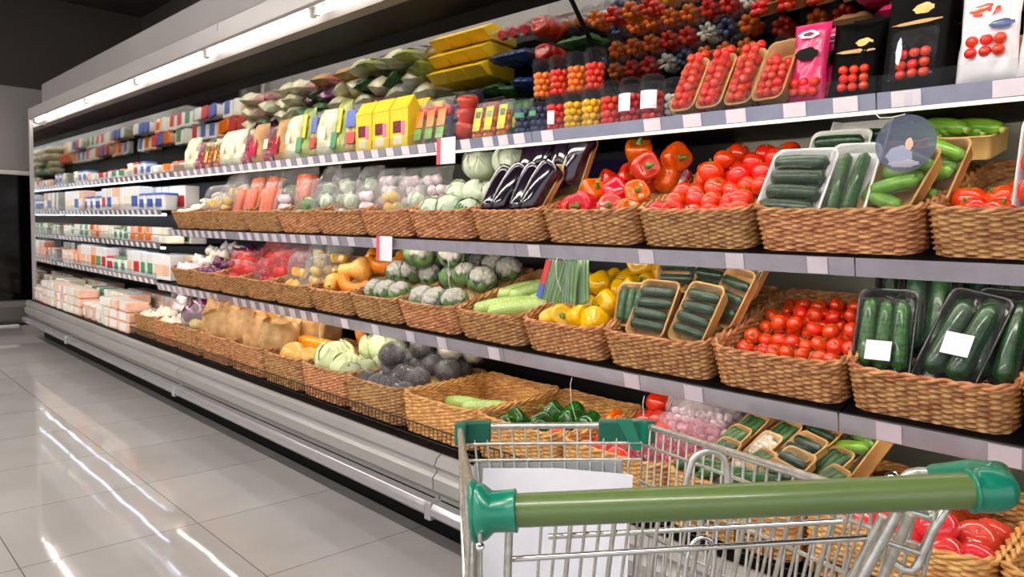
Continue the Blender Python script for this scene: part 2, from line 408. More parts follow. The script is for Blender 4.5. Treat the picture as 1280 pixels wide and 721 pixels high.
def rootball(mt, name, cat, seed, film=True):
    mb=MB(); sph(mb,(0,0,0),1,mt,20,(1,1,.92),nz=.16,seed=seed)
    ps=[('root_tip',(lambda m:(m.tube([(0,0,.85),(.05,0,1.05),(.1,.03,1.15)],[.14,.09,.05],'root_pale' if mt!='cabbage' else 'stem_pale',7),m.mesh('root_tip'))[1])(MB()),None,None,None)]
    if film: ps.append(('film',wrap_mesh(1,FILMB,seed),None,None,None))
    return Proto(name,cat,mb.mesh(name),ps)
P['rootd']=rootball('root_dark','black_radish','radish',1); P['rootd2']=rootball('root_dark','black_radish','radish',2); P['kohl']=rootball('cabbage','kohlrabi','kohlrabi',4)
P['rootw']=rootball('root_pale','turnip','turnip',3)
def onion(mt,name='onion'):
    mb=MB(); mb.lathe([(.02,-.82),(.4,-.78),(.8,-.45),(1,0),(.92,.35),(.6,.7),(.25,.92),(.14,1.15),(.05,1.25)],16,mt)
    return Proto(name,'onion',mb.mesh('onion'),[('root_tuft',(lambda m:([m.tube([(0,0,-.8),(.12*math.cos(k),.12*math.sin(k),-.95)],[.05,.02],'straw',4) for k in range(6)],m.mesh('root_tuft'))[1])(MB()),None,None,None)])
P['onion_w']=onion('onion_white'); P['onion_p']=onion('onion_purple'); P['garlic']=onion('garlic','garlic_bulb'); P['garlic'].cat='garlic'
def mush():
    mb=MB(); mb.lathe([(.02,.62),(.5,.55),(.9,.25),(1,-.05),(.85,-.2),(.3,-.25)],16,'mushroom'); st=MB(); st.lathe([(.32,-.2),(.3,-.6),(.34,-.85)],10,'mushroom')
    return Proto('mushroom','mushroom',mb.mesh('cap'),[('stalk',st.mesh('stalk'),None,None,None)])
P['mush']=mush()
def squash_mesh(mt):
    mb=MB(); mb.lathe([(.02,-.5),(.3,-.48),(.5,-.3),(.52,-.1),(.4,.12),(.3,.3),(.28,.55),(.26,.78),(.12,.86),(.02,.87)],18,mt); return mb.mesh('squash')
P['squash']=Proto('butternut_squash','squash',squash_mesh('squash'),[('stem',STEM,T(0,0,.84)@S(.5),None,None)])
def pumpkin_piece():
    mb=MB(); N=16; R=[]
    for i in range(N+1):
        a=(i/N)*2.0-1.0; ring=[]
        for k in range(14):
            t=2*PI*k/14; rr=1+.28*math.cos(t); z=.34*math.sin(t)
            ring.append(Vector((math.sin(a)*rr, 1-math.cos(a)*rr, z)))
        R.append(ring)
    mb.rings(R,'pumpkin',True,False,False)
    fl=MB(); fl.add(R[0],[tuple(range(14))[::-1]],'pumpkin_flesh',False); f2=MB(); f2.add(R[-1],[tuple(range(14))],'pumpkin_flesh',False)
    return Proto('pumpkin_wedge','pumpkin',mb.mesh('rind'),[('cut_face',fl.mesh('cut_face'),None,None,'bright orange cut flesh'),('cut_face',f2.mesh('cut_face'),None,None,'bright orange cut flesh')])
P['pumpkin']=pumpkin_piece()
def pumpkin_slab():
    mb=MB(); mb.box(-.17,.17,-.03,.03,-.03,.028,'pumpkin_flesh'); rd=MB(); rd.box(-.172,.172,.02,.036,-.034,.03,'pumpkin')
    return Proto('pumpkin_slice','pumpkin',mb.mesh('flesh',.014),[('rind',rd.mesh('rind',.008),None,None,None)])
P['slab']=pumpkin_slab()

# ------------------------------------------------------------------ packs
def tray_mesh(w,l,d,mt,r=.02,flare=.012,t=.003):
    mb=MB(); q=lambda ww,ll,z,rr:[Vector((x,y,z)) for x,y in rrect(ww,ll,max(.004,rr))]
    mb.rings([q(w-2*flare,l-2*flare,0,r),q(w-.004,l-.004,d-.002,r+.004),q(w+.006,l+.006,d,r+.006),q(w+.002,l+.002,d+.004,r+.004),q(w-.01,l-.01,d+.001,r),q(w-2*flare-2*t,l-2*flare-2*t,t,r-.003)],mt,True,True,True)
    return mb.mesh('tray')
def film_top(w,l,z,bulge,mt,seed=0,amp=.004):
    mb=MB()
    def f(u,v):
        a,b=2*u-1,2*v-1; k=(1-abs(a)**3)*(1-abs(b)**3)
        return Vector((a*w/2,b*l/2,z+bulge*k+amp*k*noise.noise(Vector((u*5,v*7,seed)))))
    mb.grid(f,14,18,mt); return mb.mesh('film')
def label_mesh(w,l,mt='paper_white',th=.0012):
    mb=MB(); mb.box(-w/2,w/2,-l/2,l/2,0,th,mt); return mb.mesh('sticker')
def tray_pack(w,l,d,traymt,items,bulge=.02,film=FILM,sticker=None,name='vegetable_tray',cat='packed vegetables',seed=0):
    ps=[('tray',tray_mesh(w,l,d,traymt),None,None,None)]
    for nm,me,mx in items: ps.append((nm,me,mx,None,None))
    ps.append(('film',film_top(w,l,d+.003,bulge,film,seed),None,None,None))
    if sticker: ps.append(('sticker',label_mesh(sticker[0],sticker[1]),T(sticker[2],sticker[3],d+.014+bulge*.95)@RZ(sticker[4]),None,'blank white sticker'))
    return Proto(name,cat,None,ps)
CU=cuke_mesh('cuke',.17,.019,.004); CUD=cuke_mesh('cuke_dark',.145,.021,.004); CUL=cuke_mesh('cuke_light',.12,.021,.006); EG=cuke_mesh('eggplant',.22,.04,.012,-.35)
def across(me,n,l,z,w=0,s=1): return [('cucumber',me,T(J(.004),-l/2+(k+.5)*l/n,z)@RZ(J(.05))@S(s)) for k in range(n)]
def along(me,n,w,z,s=1,nm='cucumber'): return [(nm,me,T(-w/2+(k+.5)*w/n,J(.004),z)@RZ(PI/2+J(.06))@S(s)) for k in range(n)]
P['pk_white4']=tray_pack(.17,.2,.03,'foam_white',across(CUD,4,.165,.028),.022,FILM,seed=1,name='cucumber_tray')
P['pk_white2']=tray_pack(.13,.21,.028,'foam_white',along(CU,2,.09,.026,1),.022,FILM,seed=2,name='cucumber_tray')
P['pk_whiteempty']=tray_pack(.17,.22,.03,'foam_white',across(CUD,1,.05,.026),.01,FILM,seed=3,name='cucumber_tray')
P['pk_card_light']=tray_pack(.15,.2,.045,'card',[('courgette',CUL,T(J(.02),-.06+.04*k,.035+.012*(k%2))@RZ(J(.4))) for k in range(4)],.02,FILM,seed=4,name='courgette_tray')
P['pk_card4']=tray_pack(.15,.2,.04,'card',across(CUD,4,.16,.034,s=.92),.022,FILM,seed=5,name='cucumber_tray')
P['pk_card3']=tray_pack(.14,.19,.035,'card',across(CUD,3,.14,.032,s=.86),.02,FILM,seed=6,name='cucumber_tray')
P['pk_card_small']=tray_pack(.105,.15,.03,'card',along(cuke_mesh('cuke',.12,.017,.006),3,.085,.026,1),.016,FILM,seed=7,name='cucumber_tray')
P['pk_card_herb']=tray_pack(.1,.15,.028,'card',[('mushroom_slice',(lambda m:(sph(m,(0,0,0),.011,'root_pale',8,nz=.3,seed=2),m.mesh('slice'))[1])(MB()),T(-.03+.02*(k%4),-.05+.017*(k//4),.022)) for k in range(26)],.012,FILMW,seed=8,name='mushroom_tray')
P['pk_black3']=tray_pack(.14,.24,.03,'tray_black',along(CU,3,.115,.03,1.1),.022,FILM,(.06,.05,.0,-.05,0),seed=9,name='cucumber_tray')
P['pk_black2']=tray_pack(.145,.26,.034,'tray_black',along(cuke_mesh('cuke_dark',.21,.028,.006),2,.11,.034,1),.026,FILM,(.062,.055,.012,-.02,.1),seed=10,name='cucumber_tray')
P['pk_black_plain']=tray_pack(.145,.25,.03,'tray_black',along(cuke_mesh('cuke_dark',.21,.026,.006),2,.11,.03,1),.02,FILM,seed=11,name='cucumber_tray')
P['pk_egg']=tray_pack(.17,.26,.03,'card',[('eggplant',EG,T(-.035,0,.045)@RZ(PI/2+.1)),('eggplant',EG,T(.04,.01,.045)@RZ(PI/2-.08))],.055,FILM,seed=12,name='eggplant_tray')
TC=tomato_mesh('tom_pink',.86,.03,.034)
P['pk_pinktom']=tray_pack(.19,.25,.03,'foam_white',[('tomato',TC,T(-.055+.055*(k%3),-.085+.057*(k//3),.04)@RX(J(.4))@RY(J(.4))) for k in range(12)],.045,FILM,seed=13,name='tomato_tray')
CH=tomato_mesh('tom_red',.95,.0,.0135)
def cherry_items(n,w,l,z0,me=None,r=.0135,layers=2,nm='cherry_tomato'):
    me=me or CH; out=[]; nc=max(1,int(w/(2*r))); 
    for k in range(n):
        lay=k//max(1,(n//layers+1)); kk=k%max(1,(n//layers+1))
        out.append((nm,me,T(-w/2+r+(kk%nc)*2*r+J(.003),-l/2+r+(kk//nc)*2*r+J(.003),z0+lay*r*1.4+J(.002))@RX(J(1))@RY(J(1))))
    return out
P['pk_cherry']=tray_pack(.085,.18,.035,'card',cherry_items(30,.075,.165,.022,layers=2),.022,FILM,seed=14,name='cherry_tomato_tray')
P['pk_cherry_card']=tray_pack(.1,.2,.05,'card',cherry_items(30,.09,.17,.03,layers=2),.03,FILM,seed=15,name='cherry_tomato_tray')

def pillow(w,h,d,mt,seed=0,nu=16,nv=18,fin=.0,amp=.05,pw=2.2):
    """closed bag standing in the xz plane, bottom at z=0, both faces bulging along y"""
    mb=MB()
    def side(sg):
        def f(u,v):
            a,b=2*u-1,2*v-1
            k=max(0,(1-abs(a)**pw)*(1-abs(b)**(pw+1)))**.6
            n=noise.noise(Vector((u*3.3+seed,v*4.1,sg*2)))+.6*noise.noise(Vector((u*9+seed,v*10,sg*5)))
            x=a*w/2*(1-.06*math.cos(PI*b/2)**2+.05*noise.noise(Vector((a*2,v*6,seed))))
            return Vector((x, sg*(d/2*k*(1+.5*n)+.0005)+.0*b, h*v+amp*h*.3*noise.noise(Vector((u*4,seed,v*2)))*v*v))
        return f
    mb.grid(side(-1),nu,nv,mt); 
    g=side(1); mb.grid(lambda u,v:g(1-u,v),nu,nv,mt)
    return mb.mesh('bag')
def fillballs(me,nm,w,h,d,r,seed=0,top=.8,s=1):
    r2=random.Random(seed); out=[]; nz=max(1,int(h*top/(1.75*r))); nx=max(1,int(w*.84/(2*r)))
    for j in range(nz):
        for i in range(nx):
            x=(i-(nx-1)/2+(.25 if j%2 else -.25))*(2*r)*.95
            out.append((nm,me,T(x+r2.uniform(-.2,.2)*r,r2.uniform(-.3,.3)*d*.25,r*1.05+j*1.7*r)@Matrix.Rotation(r2.uniform(0,6),4,Vector((r2.random(),r2.random(),1)).normalized())@S(s)))
    return out
def bag(w,h,d,film,items,name,cat,seed=0,extra=()):
    return Proto(name,cat,None,[('film',pillow(w,h,d,film,seed),None,None,None)]+[(a,b_,c,None,None) for a,b_,c in items]+list(extra))
def scaled(proto,r):
    """a part mesh at real size from a unit prototype"""
    me=proto.mesh_.copy(); me.transform(S(r)); return me
G=lambda me,r:(lambda m:(m.transform(S(r)),m)[1])(me.copy())
POT=(lambda m:(sph(m,(0,0,0),1,'potato',12,(1.15,.9,.85),nz=.1,seed=3),m.mesh('potato'))[1])(MB())
WEDGE_C=(lambda m:(m.tube([(0,0,0),(0,0,.03),(0,0,.1),(0,0,.15),(0,0,.17)],[.004,.009,.014,.016,.006],'carrot',9),m.mesh('carrot'))[1])(MB())
RAD=(lambda m:(m.lathe([(.01,-.7),(.3,-.62),(.5,-.6)],10,'radish_white',None,False),m.lathe([(.5,-.6),(.85,-.3),(1,.1),(.8,.55),(.4,.85),(.1,.95)],12,'radish',None,False),m.mesh('radish'))[2])(MB())
def sheet_label(w,h,mt,y,z,x=0): 
    mb=MB(); mb.box(x-w/2,x+w/2,y-.001,y,z-h/2,z+h/2,mt); return mb.mesh('label')
def lab_part(w,h,mt,d,z,x=0,tilt=0): return ('label',sheet_label(w,h,mt,-d*.56,z,x),None,None,None)
P['bag_potato']=bag(.2,.24,.12,FILMW,fillballs(G(POT,.03),'potato',.2,.24,.1,.03,1),'potato_bag','bag of potatoes',1)
P['bag_onion']=bag(.2,.22,.12,FILMP,fillballs(G(P['onion_p'].mesh_,.034),'onion',.2,.22,.1,.036,2),'onion_bag','bag of onions',2)
P['bag_red']=bag(.19,.22,.11,FILMR,fillballs(G(TC,1.0),'tomato',.19,.22,.1,.034,3),'tomato_bag','bag of tomatoes',3)
P['bag_carrot']=bag(.16,.24,.08,FILMW,[('carrot',WEDGE_C,T(-.05+.018*(k%6),-.014+.026*(k//6),.03)@RY(J(.12))) for k in range(12)],'carrot_bag','bag of carrots',4)
P['bag_garlic']=bag(.19,.2,.1,FILMW,fillballs(G(P['garlic'].mesh_,.028),'garlic_bulb',.19,.2,.09,.03,5),'garlic_bag','bag of garlic',5)
P['bag_radish']=bag(.17,.17,.09,FILMP,fillballs(G(RAD,.017),'radish',.17,.17,.07,.019,6,.7),'radish_bag','bag of radishes',6)
RADW=(lambda m:(sph(m,(0,0,0),1,'garlic',12,nz=.15,seed=4),m.mesh('radish'))[1])(MB())
P['bag_pale']=Proto('radish_bag','bag of radishes',None,[('film',pillow(.19,.2,.1,FILMC,31,22,24,amp=.4),None,None,None)]+[(a,b_,c,None,None) for a,b_,c in fillballs(G(RADW,.017),'radish',.19,.2,.08,.018,12,.7)])
P['bag_yellow']=bag(.2,.24,.11,FILMW,fillballs(G(P['pep_yellow'].mesh_,.045),'pepper',.2,.24,.1,.042,7),'yellow_vegetable_bag','bag of vegetables',7)
P['bag_white']=bag(.2,.22,.1,FILMW,fillballs(G(P['cabbage_w'].mesh_,.042),'cabbage',.2,.22,.1,.044,8),'white_vegetable_bag','bag of vegetables',8)
P['bag_leaf']=bag(.17,.24,.09,FILMW,fillballs(G(P['lettuce'].mesh_,.04),'lettuce',.17,.24,.09,.04,9),'salad_bag','bag of salad',9)
SHEET=lambda mt:sheet_label(.11,.15,mt,.0,.13)
P['bag_kiwi']=bag(.2,.2,.11,FILMW,fillballs(G(POT,.032),'potato',.2,.2,.1,.033,10),'potato_bag','bag of potatoes',10)
# crumpled kraft paper bag, open at the top
def paper_bag(seed,w=.3,d=.2,h=.26):
    mb=MB(); n=40
    def f(u,v):
        a=2*PI*u; ca,sa=math.cos(a),math.sin(a)
        sx=math.copysign(abs(ca)**.5,ca)*w/2; sy=math.copysign(abs(sa)**.5,sa)*d/2
        k=1-.1*v+.1*math.sin(PI*v); q=noise.noise(Vector((ca*1.6+seed,sa*1.6,v*2.4)))*.2+noise.noise(Vector((ca*4+seed,sa*4,v*6)))*.12+abs(noise.noise(Vector((ca*7+seed,sa*7,v*9))))*.08
        z=h*v*(1+.22*noise.noise(Vector((ca*1.3,sa*1.3,seed*3.1)))*v)
        return Vector((sx*(k+q*(.3+v)),sy*(k+q*(.3+v)),z))
    mb.grid(f,n,16,'kraft',cu=True)
    mb.grid(lambda u,v:f(u,1-.0*v)*1 if v==0 else Vector((f(u,1-v*.55).x*.93,f(u,1-v*.55).y*.93,f(u,1-v*.55).z)),n,8,'kraft',cu=True)
    ring=[f(i/n,0) for i in range(n)]; mb.add(ring,[tuple(range(n))[::-1]],'kraft')
    ps=[('potato',G(POT,.034),T(w*.25*math.cos(k*2.1),d*.25*math.sin(k*2.1),h*.62+.012*(k%3))@RZ(k),None,None) for k in range(6)]
    fl=MB(); fl.grid(lambda u,v:Vector(((u-.5)*w*.86,-d*.47*(1+.1*math.sin(3*u+seed))-.018*v*0,h*(.72+.0*u)+(v-1)*h*.2)),8,5,'card'); 
    return Proto('paper_bag','paper bag',mb.mesh('paper_bag'),ps)
for k in range(4): P['paper%d'%k]=paper_bag(k*5.3+1,.3+.02*(k%2),.22,.25+.02*k)
# clear cups with lids
def cup(items,lidmt,lab=None,h=.125,r=.042):
    mb=MB(); mb.lathe([(r*.8,0),(r*.84,.004),(r,h)],18,NET,None,False); mb.lathe([(r*.8,0),(.001,.0)],18,NET,None,False)
    ld=MB(); ld.lathe([(r*1.04,h-.002),(r*1.06,h+.006),(r*.98,h+.012),(r*.9,h+.022),(r*.5,h+.028),(.001,h+.029)],18,NET,None,False)
    ps=[('lid',ld.mesh('lid'),None,None,None)]+[(a,b_,c,None,None) for a,b_,c in items]
    if lab:
        lb=MB(); lb.grid(lambda u,v:Vector((math.sin((u-.5)*lab[1]/r)*r*1.02,-math.cos((u-.5)*lab[1]/r)*r*1.02,lab[2]+v*lab[3])),8,4,lab[0]); ps.append(('label',lb.mesh('label'),None,None,None))
    return Proto('snack_cup','plastic cup',mb.mesh('cup'),ps)
def cupfill(me,nm,h=.125,r=.042,q=.0135):
    out=[]; 
    for j in range(int(h*.92/(1.8*q))):
        for i in range(6): a=i*PI/3+j*.5; out.append((nm,me,T(math.cos(a)*(r*.55+j*.0006),math.sin(a)*(r*.55+j*.0006),.013+j*1.8*q)@RX(i+j)))
    return out
CHY=tomato_mesh('tom_yellow',.95,0,.0135); CHO=tomato_mesh('tom_orange',.95,0,.0135); CHP=tomato_mesh('tom_pink',.95,0,.0135)
BB=(lambda m:(sph(m,(0,0,0),.0135,'blueberry',10),m.mesh('blueberry'))[1])(MB())
P['cup_red']=cup(cupfill(CH,'cherry_tomato'),NET); P['cup_redlab']=cup(cupfill(CHP,'cherry_tomato'),NET,('paper_white',.062,.035,.06))
P['cup_yellow']=cup(cupfill(CHY,'cherry_tomato'),NET); P['cup_orange']=cup(cupfill(CHO,'cherry_tomato'),NET); P['cup_blue']=cup(cupfill(BB,'blueberry'),NET,('print_green',.05,.06,.02),.11)
P['cup_pinklab']=cup(cupfill(CH,'cherry_tomato'),NET,('paper_white',.03,.02,.05),.11); P['cup_white']=cup(cupfill(G(P['mush'].mesh_,.0135),'mushroom'),NET)
# yellow cartons shaped like a little house
def house(seed):
    w,d,h,g=.14,.075,.17,.06
    mb=MB(); mb.box(-w/2,w/2,-d/2,d/2,0,h,'yellow_card')
    rf=MB(); A=[(-w/2,-d/2-.004,h-.002),(-w/2,0,h+g),(-w/2,d/2+.004,h-.002)]; B_=[(w/2,y,z) for _,y,z in A]
    rf.add(A+B_,[(0,2,1),(3,4,5),(0,1,4,3),(1,2,5,4),(0,3,5,2)],'yellow_card',False)
    def pane(x0,x1,z0,z1,mt,nm): m=MB(); m.box(x0,x1,-d/2-.0015,-d/2,z0,z1,mt); return (nm,m.mesh(nm),None,None,None)
    return Proto('vegetable_carton','carton',mb.mesh('carton',.002),[('roof',rf.mesh('roof',.0015),None,None,None),pane(-.045,.02,.062,.115,'print_dark','window'),pane(.02,.05,.05,.112,'print_pink','print_or_glare_patch'),pane(-.04,.03,.012,.05,'print_cream','printed_label')])
P['house']=house(0)
def pouch(w,h,d,mt,items,extra=(),name='pouch',cat='pouch',seed=0):
    return Proto(name,cat,pillow(w,h,d,mt,seed,amp=.02,pw=4),[(a,b_,c,None,None) for a,b_,c in items]+list(extra))
def ell(w,h,mt,y,x,z,nm='print_or_glare_patch'):
    mb=MB(); n=18; mb.add([(x+w/2*math.cos(2*PI*k/n)*(1+.12*math.sin(k*2.3)),y,z+h/2*math.sin(2*PI*k/n)*(1+.1*math.cos(k*1.7))) for k in range(n)]+[(x,y-.002,z)],[(k,(k+1)%n,n) for k in range(n)],mt); return (nm,mb.mesh(nm),None,None,None)
def window_tom(w,h,y,z0,r=.014,me=None):
    me=me or CH; nx=int(w/(2*r)); nz=int(h/(2*r)); return [('cherry_tomato',me,T((i-(nx-1)/2)*2*r+J(.002),y,z0+j*1.9*r+J(.002))@RX(J(1))) for j in range(nz) for i in range(nx)]
P['pouch_pink']=pouch(.1,.23,.05,'pouch_pink',window_tom(.085,.08,-.026,.03),[ell(.062,.036,'case_black',-.031,0,.135),ell(.055,.022,'paper_white',-.029,0,.19),ell(.03,.012,'print_dark',-.0305,0,.19,'printed_mark')],'tomato_pouch','tomato pouch',1)
P['pouch_black']=pouch(.15,.24,.06,'pouch_black',window_tom(.1,.09,-.032,.03),[ell(.1,.012,'card',-.036,0,.135),ell(.045,.025,'potato',-.034,.02,.16)],'tomato_pouch','tomato pouch',2)
P['pouch_white']=pouch(.125,.27,.06,'pouch_white',window_tom(.1,.06,-.032,.07),[ell(.06,.03,'tom_red',-.036,-.005,.165),ell(.05,.02,'bag_blue',-.035,.03,.13),ell(.09,.05,'radish_white',-.032,0,.22)],'tomato_bag','tomato bag',3)
def blackbox():
    mb=MB(); w,d,h=.15,.07,.26; mb.box(-w/2,w/2,-d/2,d/2,0,h,'pouch_black')
    wf=MB(); wf.grid(lambda u,v:Vector(((u-.5)*.115,-d/2-.004-.014*(1-(2*u-1)**2)*(1-(2*v-1)**2),.03+v*.13)),8,8,FILM)
    return Proto('tomato_box','tomato box',mb.mesh('box',.006),[(a,b_,c,None,None) for a,b_,c in window_tom(.1,.1,-.034,.045)]+[('window',wf.mesh('window'),None,None,None),ell(.12,.01,'card',-d/2-.0015,0,.178),ell(.05,.028,'potato',-d/2-.001,.012,.212),ell(.014,.07,'paper_white',-d/2-.018,-.03,.1)])  # the tall white ellipse on the window is a painted glare streak
P['blackbox']=blackbox()
def sachet(w,h,d,mt,labs,name='vegetable_packet',cat='packet',seed=0): return Proto(name,cat,pillow(w,h,d,mt,seed,amp=.02,pw=3.5),[('label',sheet_label(a,b_,c,-d*.58,z,x),None,None,None) for a,b_,c,x,z in labs])
P['sa_yellow']=sachet(.07,.16,.035,FILMW,[(.04,.1,'yellow_card',0,.08),(.03,.03,'print_teal',0,.1)],seed=1); P['sa_yellow'].parts+= [(a,b_,c,None,None) for a,b_,c in fillballs(CHO,'cherry_tomato',.07,.16,.03,.0135,1)]
P['sa_orange']=sachet(.075,.17,.04,FILMW,[(.05,.06,'tom_orange',0,.09),(.05,.04,'cuke_light',-.0,.035)],seed=2); P['sa_orange'].parts+= [('pepper',G(P['pep_red'].mesh_,.035),T(0,0,.12),None,None)]
P['bag_pepred']=bag(.14,.21,.1,FILM,[('pepper',G(P['pep_red'].mesh_,.068),T(0,0,.045+.055*k)@RZ(k)@RY(J(.5))) for k in range(3)],'pepper_bag','bag of peppers',11)
P['sa_herb']=sachet(.1,.2,.04,'bag_olive',[(.03,.09,'yellow_card',.015,.12),(.05,.06,'print_green',-.02,.05)],seed=3)
P['sa_blue']=sachet(.1,.18,.04,FILMW,[(.06,.06,'print_blue',0,.12),(.05,.04,'print_red',.01,.05)],seed=4); P['sa_blue'].parts+=[(a,b_,c,None,None) for a,b_,c in fillballs(G(POT,.018),'potato',.1,.18,.03,.018,2)]
P['sa_kraft']=sachet(.13,.17,.05,'kraft',[(.07,.07,'radish',-.02,.06)],seed=5)
P['sa_cream']=sachet(.13,.18,.06,'bag_cream',[(.05,.05,'print_cream',0,.08)],seed=6)
P['sa_darkblue']=sachet(.14,.2,.06,'bag_blue',[(.07,.05,'leaf',0,.08)],seed=7)
P['sa_pink']=sachet(.13,.15,.05,FILMP,[(.05,.04,'print_cream',0,.07)],seed=8); P['sa_pink'].parts+=[(a,b_,c,None,None) for a,b_,c in fillballs(G(RAD,.017),'radish',.13,.15,.04,.018,3)]
P['sa_leaf']=Proto('herb_bag','bag of herbs',pillow(.13,.19,.06,'leaf_dark',9,amp=.1),[('label',sheet_label(.05,.05,'yellow_card',-.034,.08),None,None,None)])
P['sa_purple']=Proto('salad_bag','bag of salad',pillow(.13,.17,.06,'onion_purple',10,amp=.1),[('label',sheet_label(.06,.04,'print_cream',-.034,.07),None,None,None)])
# dairy-side packs
def tub(mt,band,r=.05,h=.07):
    mb=MB(); q=lambda k,z:[Vector((x,y,z)) for x,y in rrect(2*r*k,1.6*r*k,r*.35)]
    mb.rings([q(.86,0),q(.97,h)],mt); ld=MB(); ld.rings([q(1.02,h),q(1.02,h+.008),q(.92,h+.011)],band)
    lb=MB(); lb.box(-r*.62,r*.62,-r*.8,-r*.76,h*.2,h*.75,band); return Proto('food_tub','food tub',mb.mesh('tub'),[('lid',ld.mesh('lid'),None,None,None),('label',lb.mesh('label'),None,None,None)])
def flat_pack(mt,band,w=.13,d=.1,h=.045):
    mb=MB(); mb.box(-w/2,w/2,-d/2,d/2,0,h,mt); lb=MB(); lb.box(-w*.3,w*.3,-d/2-.001,d*.3,h*.25,h+.001,band)
    return Proto('food_pack','food pack',mb.mesh('pack',.008),[('label',lb.mesh('label',.001),None,None,None)])
def box_pack(mt,band,w=.09,d=.07,h=.12):
    mb=MB(); mb.box(-w/2,w/2,-d/2,d/2,0,h,mt); lb=MB(); lb.box(-w*.4,w*.4,-d/2-.0015,-d/2,h*.15,h*.6,band)
    return Proto('food_carton','carton',mb.mesh('carton',.003),[('label',lb.mesh('label'),None,None,None)])
DAIRY={}
for nm,mt,bd in (('white and red','white_plastic','print_red'),('white and peach','white_plastic','print_peach'),('white and green','white_plastic','print_green'),('cream','print_cream','white_plastic'),('white and blue','white_plastic','print_blue'),('peach','print_peach','white_plastic'),('pale orange','print_peach','tom_orange'),('white','white_plastic','print_cream')):
    DAIRY[nm]=(tub(mt,bd),flat_pack(mt,bd),box_pack(mt,bd))

# ------------------------------------------------------------------ wicker baskets (real weave)
def basket_proto(w,l,h,wick,name='wicker_basket'):
    r=.05; seg=rrect(w,l,r,10)
    # resample the ring evenly
    pts=[Vector((x,y,0)) for x,y in seg]; pts.append(pts[0]); cum=[0]
    for i in range(len(pts)-1): cum.append(cum[-1]+(pts[i+1]-pts[i]).length)
    per=cum[-1]; nst=int(per/.026)//2*2; N=nst*4
    ring=[];
    for k in range(N):
        s=k/N*per; i=max(j for j in range(len(cum)-1) if cum[j]<=s); t=(s-cum[i])/(cum[i+1]-cum[i]); ring.append(pts[i].lerp(pts[i+1],t))
    nrm=[]
    for k in range(N):
        t=(ring[(k+1)%N]-ring[k-1]).normalized(); nrm.append(Vector((t.y,-t.x,0)))
    rows=max(4,int(h/.0068))
    def top(k): # rim dips in the middle of the sides
        p=ring[k]; return h*(1+.09*max(abs(p.x)/(w/2)*abs(p.y)/(l/2)-.45,0))
    def wall(off,inward):
        def f(u,v):
            k=int(round(u*N))%N; rr=v*rows; j=int(min(rows-1,math.floor(rr))); fr=rr-j
            bulge=math.sin(PI*min(1,max(0,fr)))**.6
            d=.0046*math.sin(PI*nst*k/N*1.0+PI*j)*bulge+.0022*bulge
            fl=1-.045*(1-v)
            p=Vector((ring[k].x*fl,ring[k].y*fl,top(k)*v))+nrm[k]*((d if not inward else -d)+off)
            return p
        return f
    mb=MB(); f=wall(0,False); mb.grid(lambda u,v:f(u,v),N,rows*3+1,wick,cu=True)
    g=wall(-.009,True); mb.grid(lambda u,v:g(1-u,v),N,rows*3+1,wick,cu=True)
    rim=MB()
    for ph in (0,PI):
        rim.tube([ring[k]+nrm[k]*(-.0045+.0055*math.cos(2*PI*k/13+ph))+Vector((0,0,top(k)+.002+.0045*math.sin(2*PI*k/13+ph))) for k in range(N)],0.0055,wick,6,closed=True)
    bs=MB(); rg=[Vector((p.x*.945,p.y*.945,0)) for p in ring[::4]]; bs.rings([rg,[p+Vector((0,0,.006)) for p in rg]],wick)
    off=T(w/2,l/2,0)
    return Proto(name,'basket',None,[('woven_wall',mb.mesh('woven_wall',T=off),None,None,None),('rim',rim.mesh('rim',T=off),None,None,None),('base',bs.mesh('base',T=off),None,None,None)])
BK=basket_proto(.39,.52,.115,'wicker'); BKH=basket_proto(.4,.5,.145,'wicker_honey')
def filler_mesh(w,l,prof,seed):
    mb=MB()
    mb.grid(lambda u,v:Vector((.025+u*(w-.05),.03+v*(l-.06),max(.012,prof(v)*(1-.25*abs(2*u-1)**3))+.006*noise.noise(Vector((u*9,v*12,seed))))),20,24,'straw')
    r2=random.Random(seed)
    for k in range(34):
        x,y=r2.uniform(.05,w-.06),r2.uniform(.05,l-.06); z=prof((y-.03)/(l-.06)); a=r2.uniform(0,6.3); pts=[]
        for i in range(7): pts.append((min(w-.03,max(.03,x)),min(l-.03,max(.03,y)),z+.004+.014*abs(math.sin(i*1.1+k)))); x+=math.cos(a)*.014; y+=math.sin(a)*.014; a+=r2.uniform(-.7,.7)
        mb.tube(pts,.0011,'straw',4)
    return mb.mesh('wood_wool')
# ------------------------------------------------------------------ the room
mb=MB(); mb.add([(-14,-6,0),(6,-6,0),(6,3.2,0),(-14,3.2,0)],[(0,1,2,3)],'floor',False); struct('floor',mb.mesh('floor'))
mb=MB(); mb.box(-14,6,-6,3.2,3.7,3.8,'ceiling_dark'); struct('ceiling',mb.mesh('ceiling'))
mb=MB(); mb.box(-14,6,3.1,3.2,0,3.7,'ceiling_dark'); struct('wall_back',mb.mesh('wall_back'))
mb=MB(); mb.box(-9.9,-9.8,-6,3.1,0,3.7,'ceiling_dark'); struct('wall_left',mb.mesh('wall_left'))
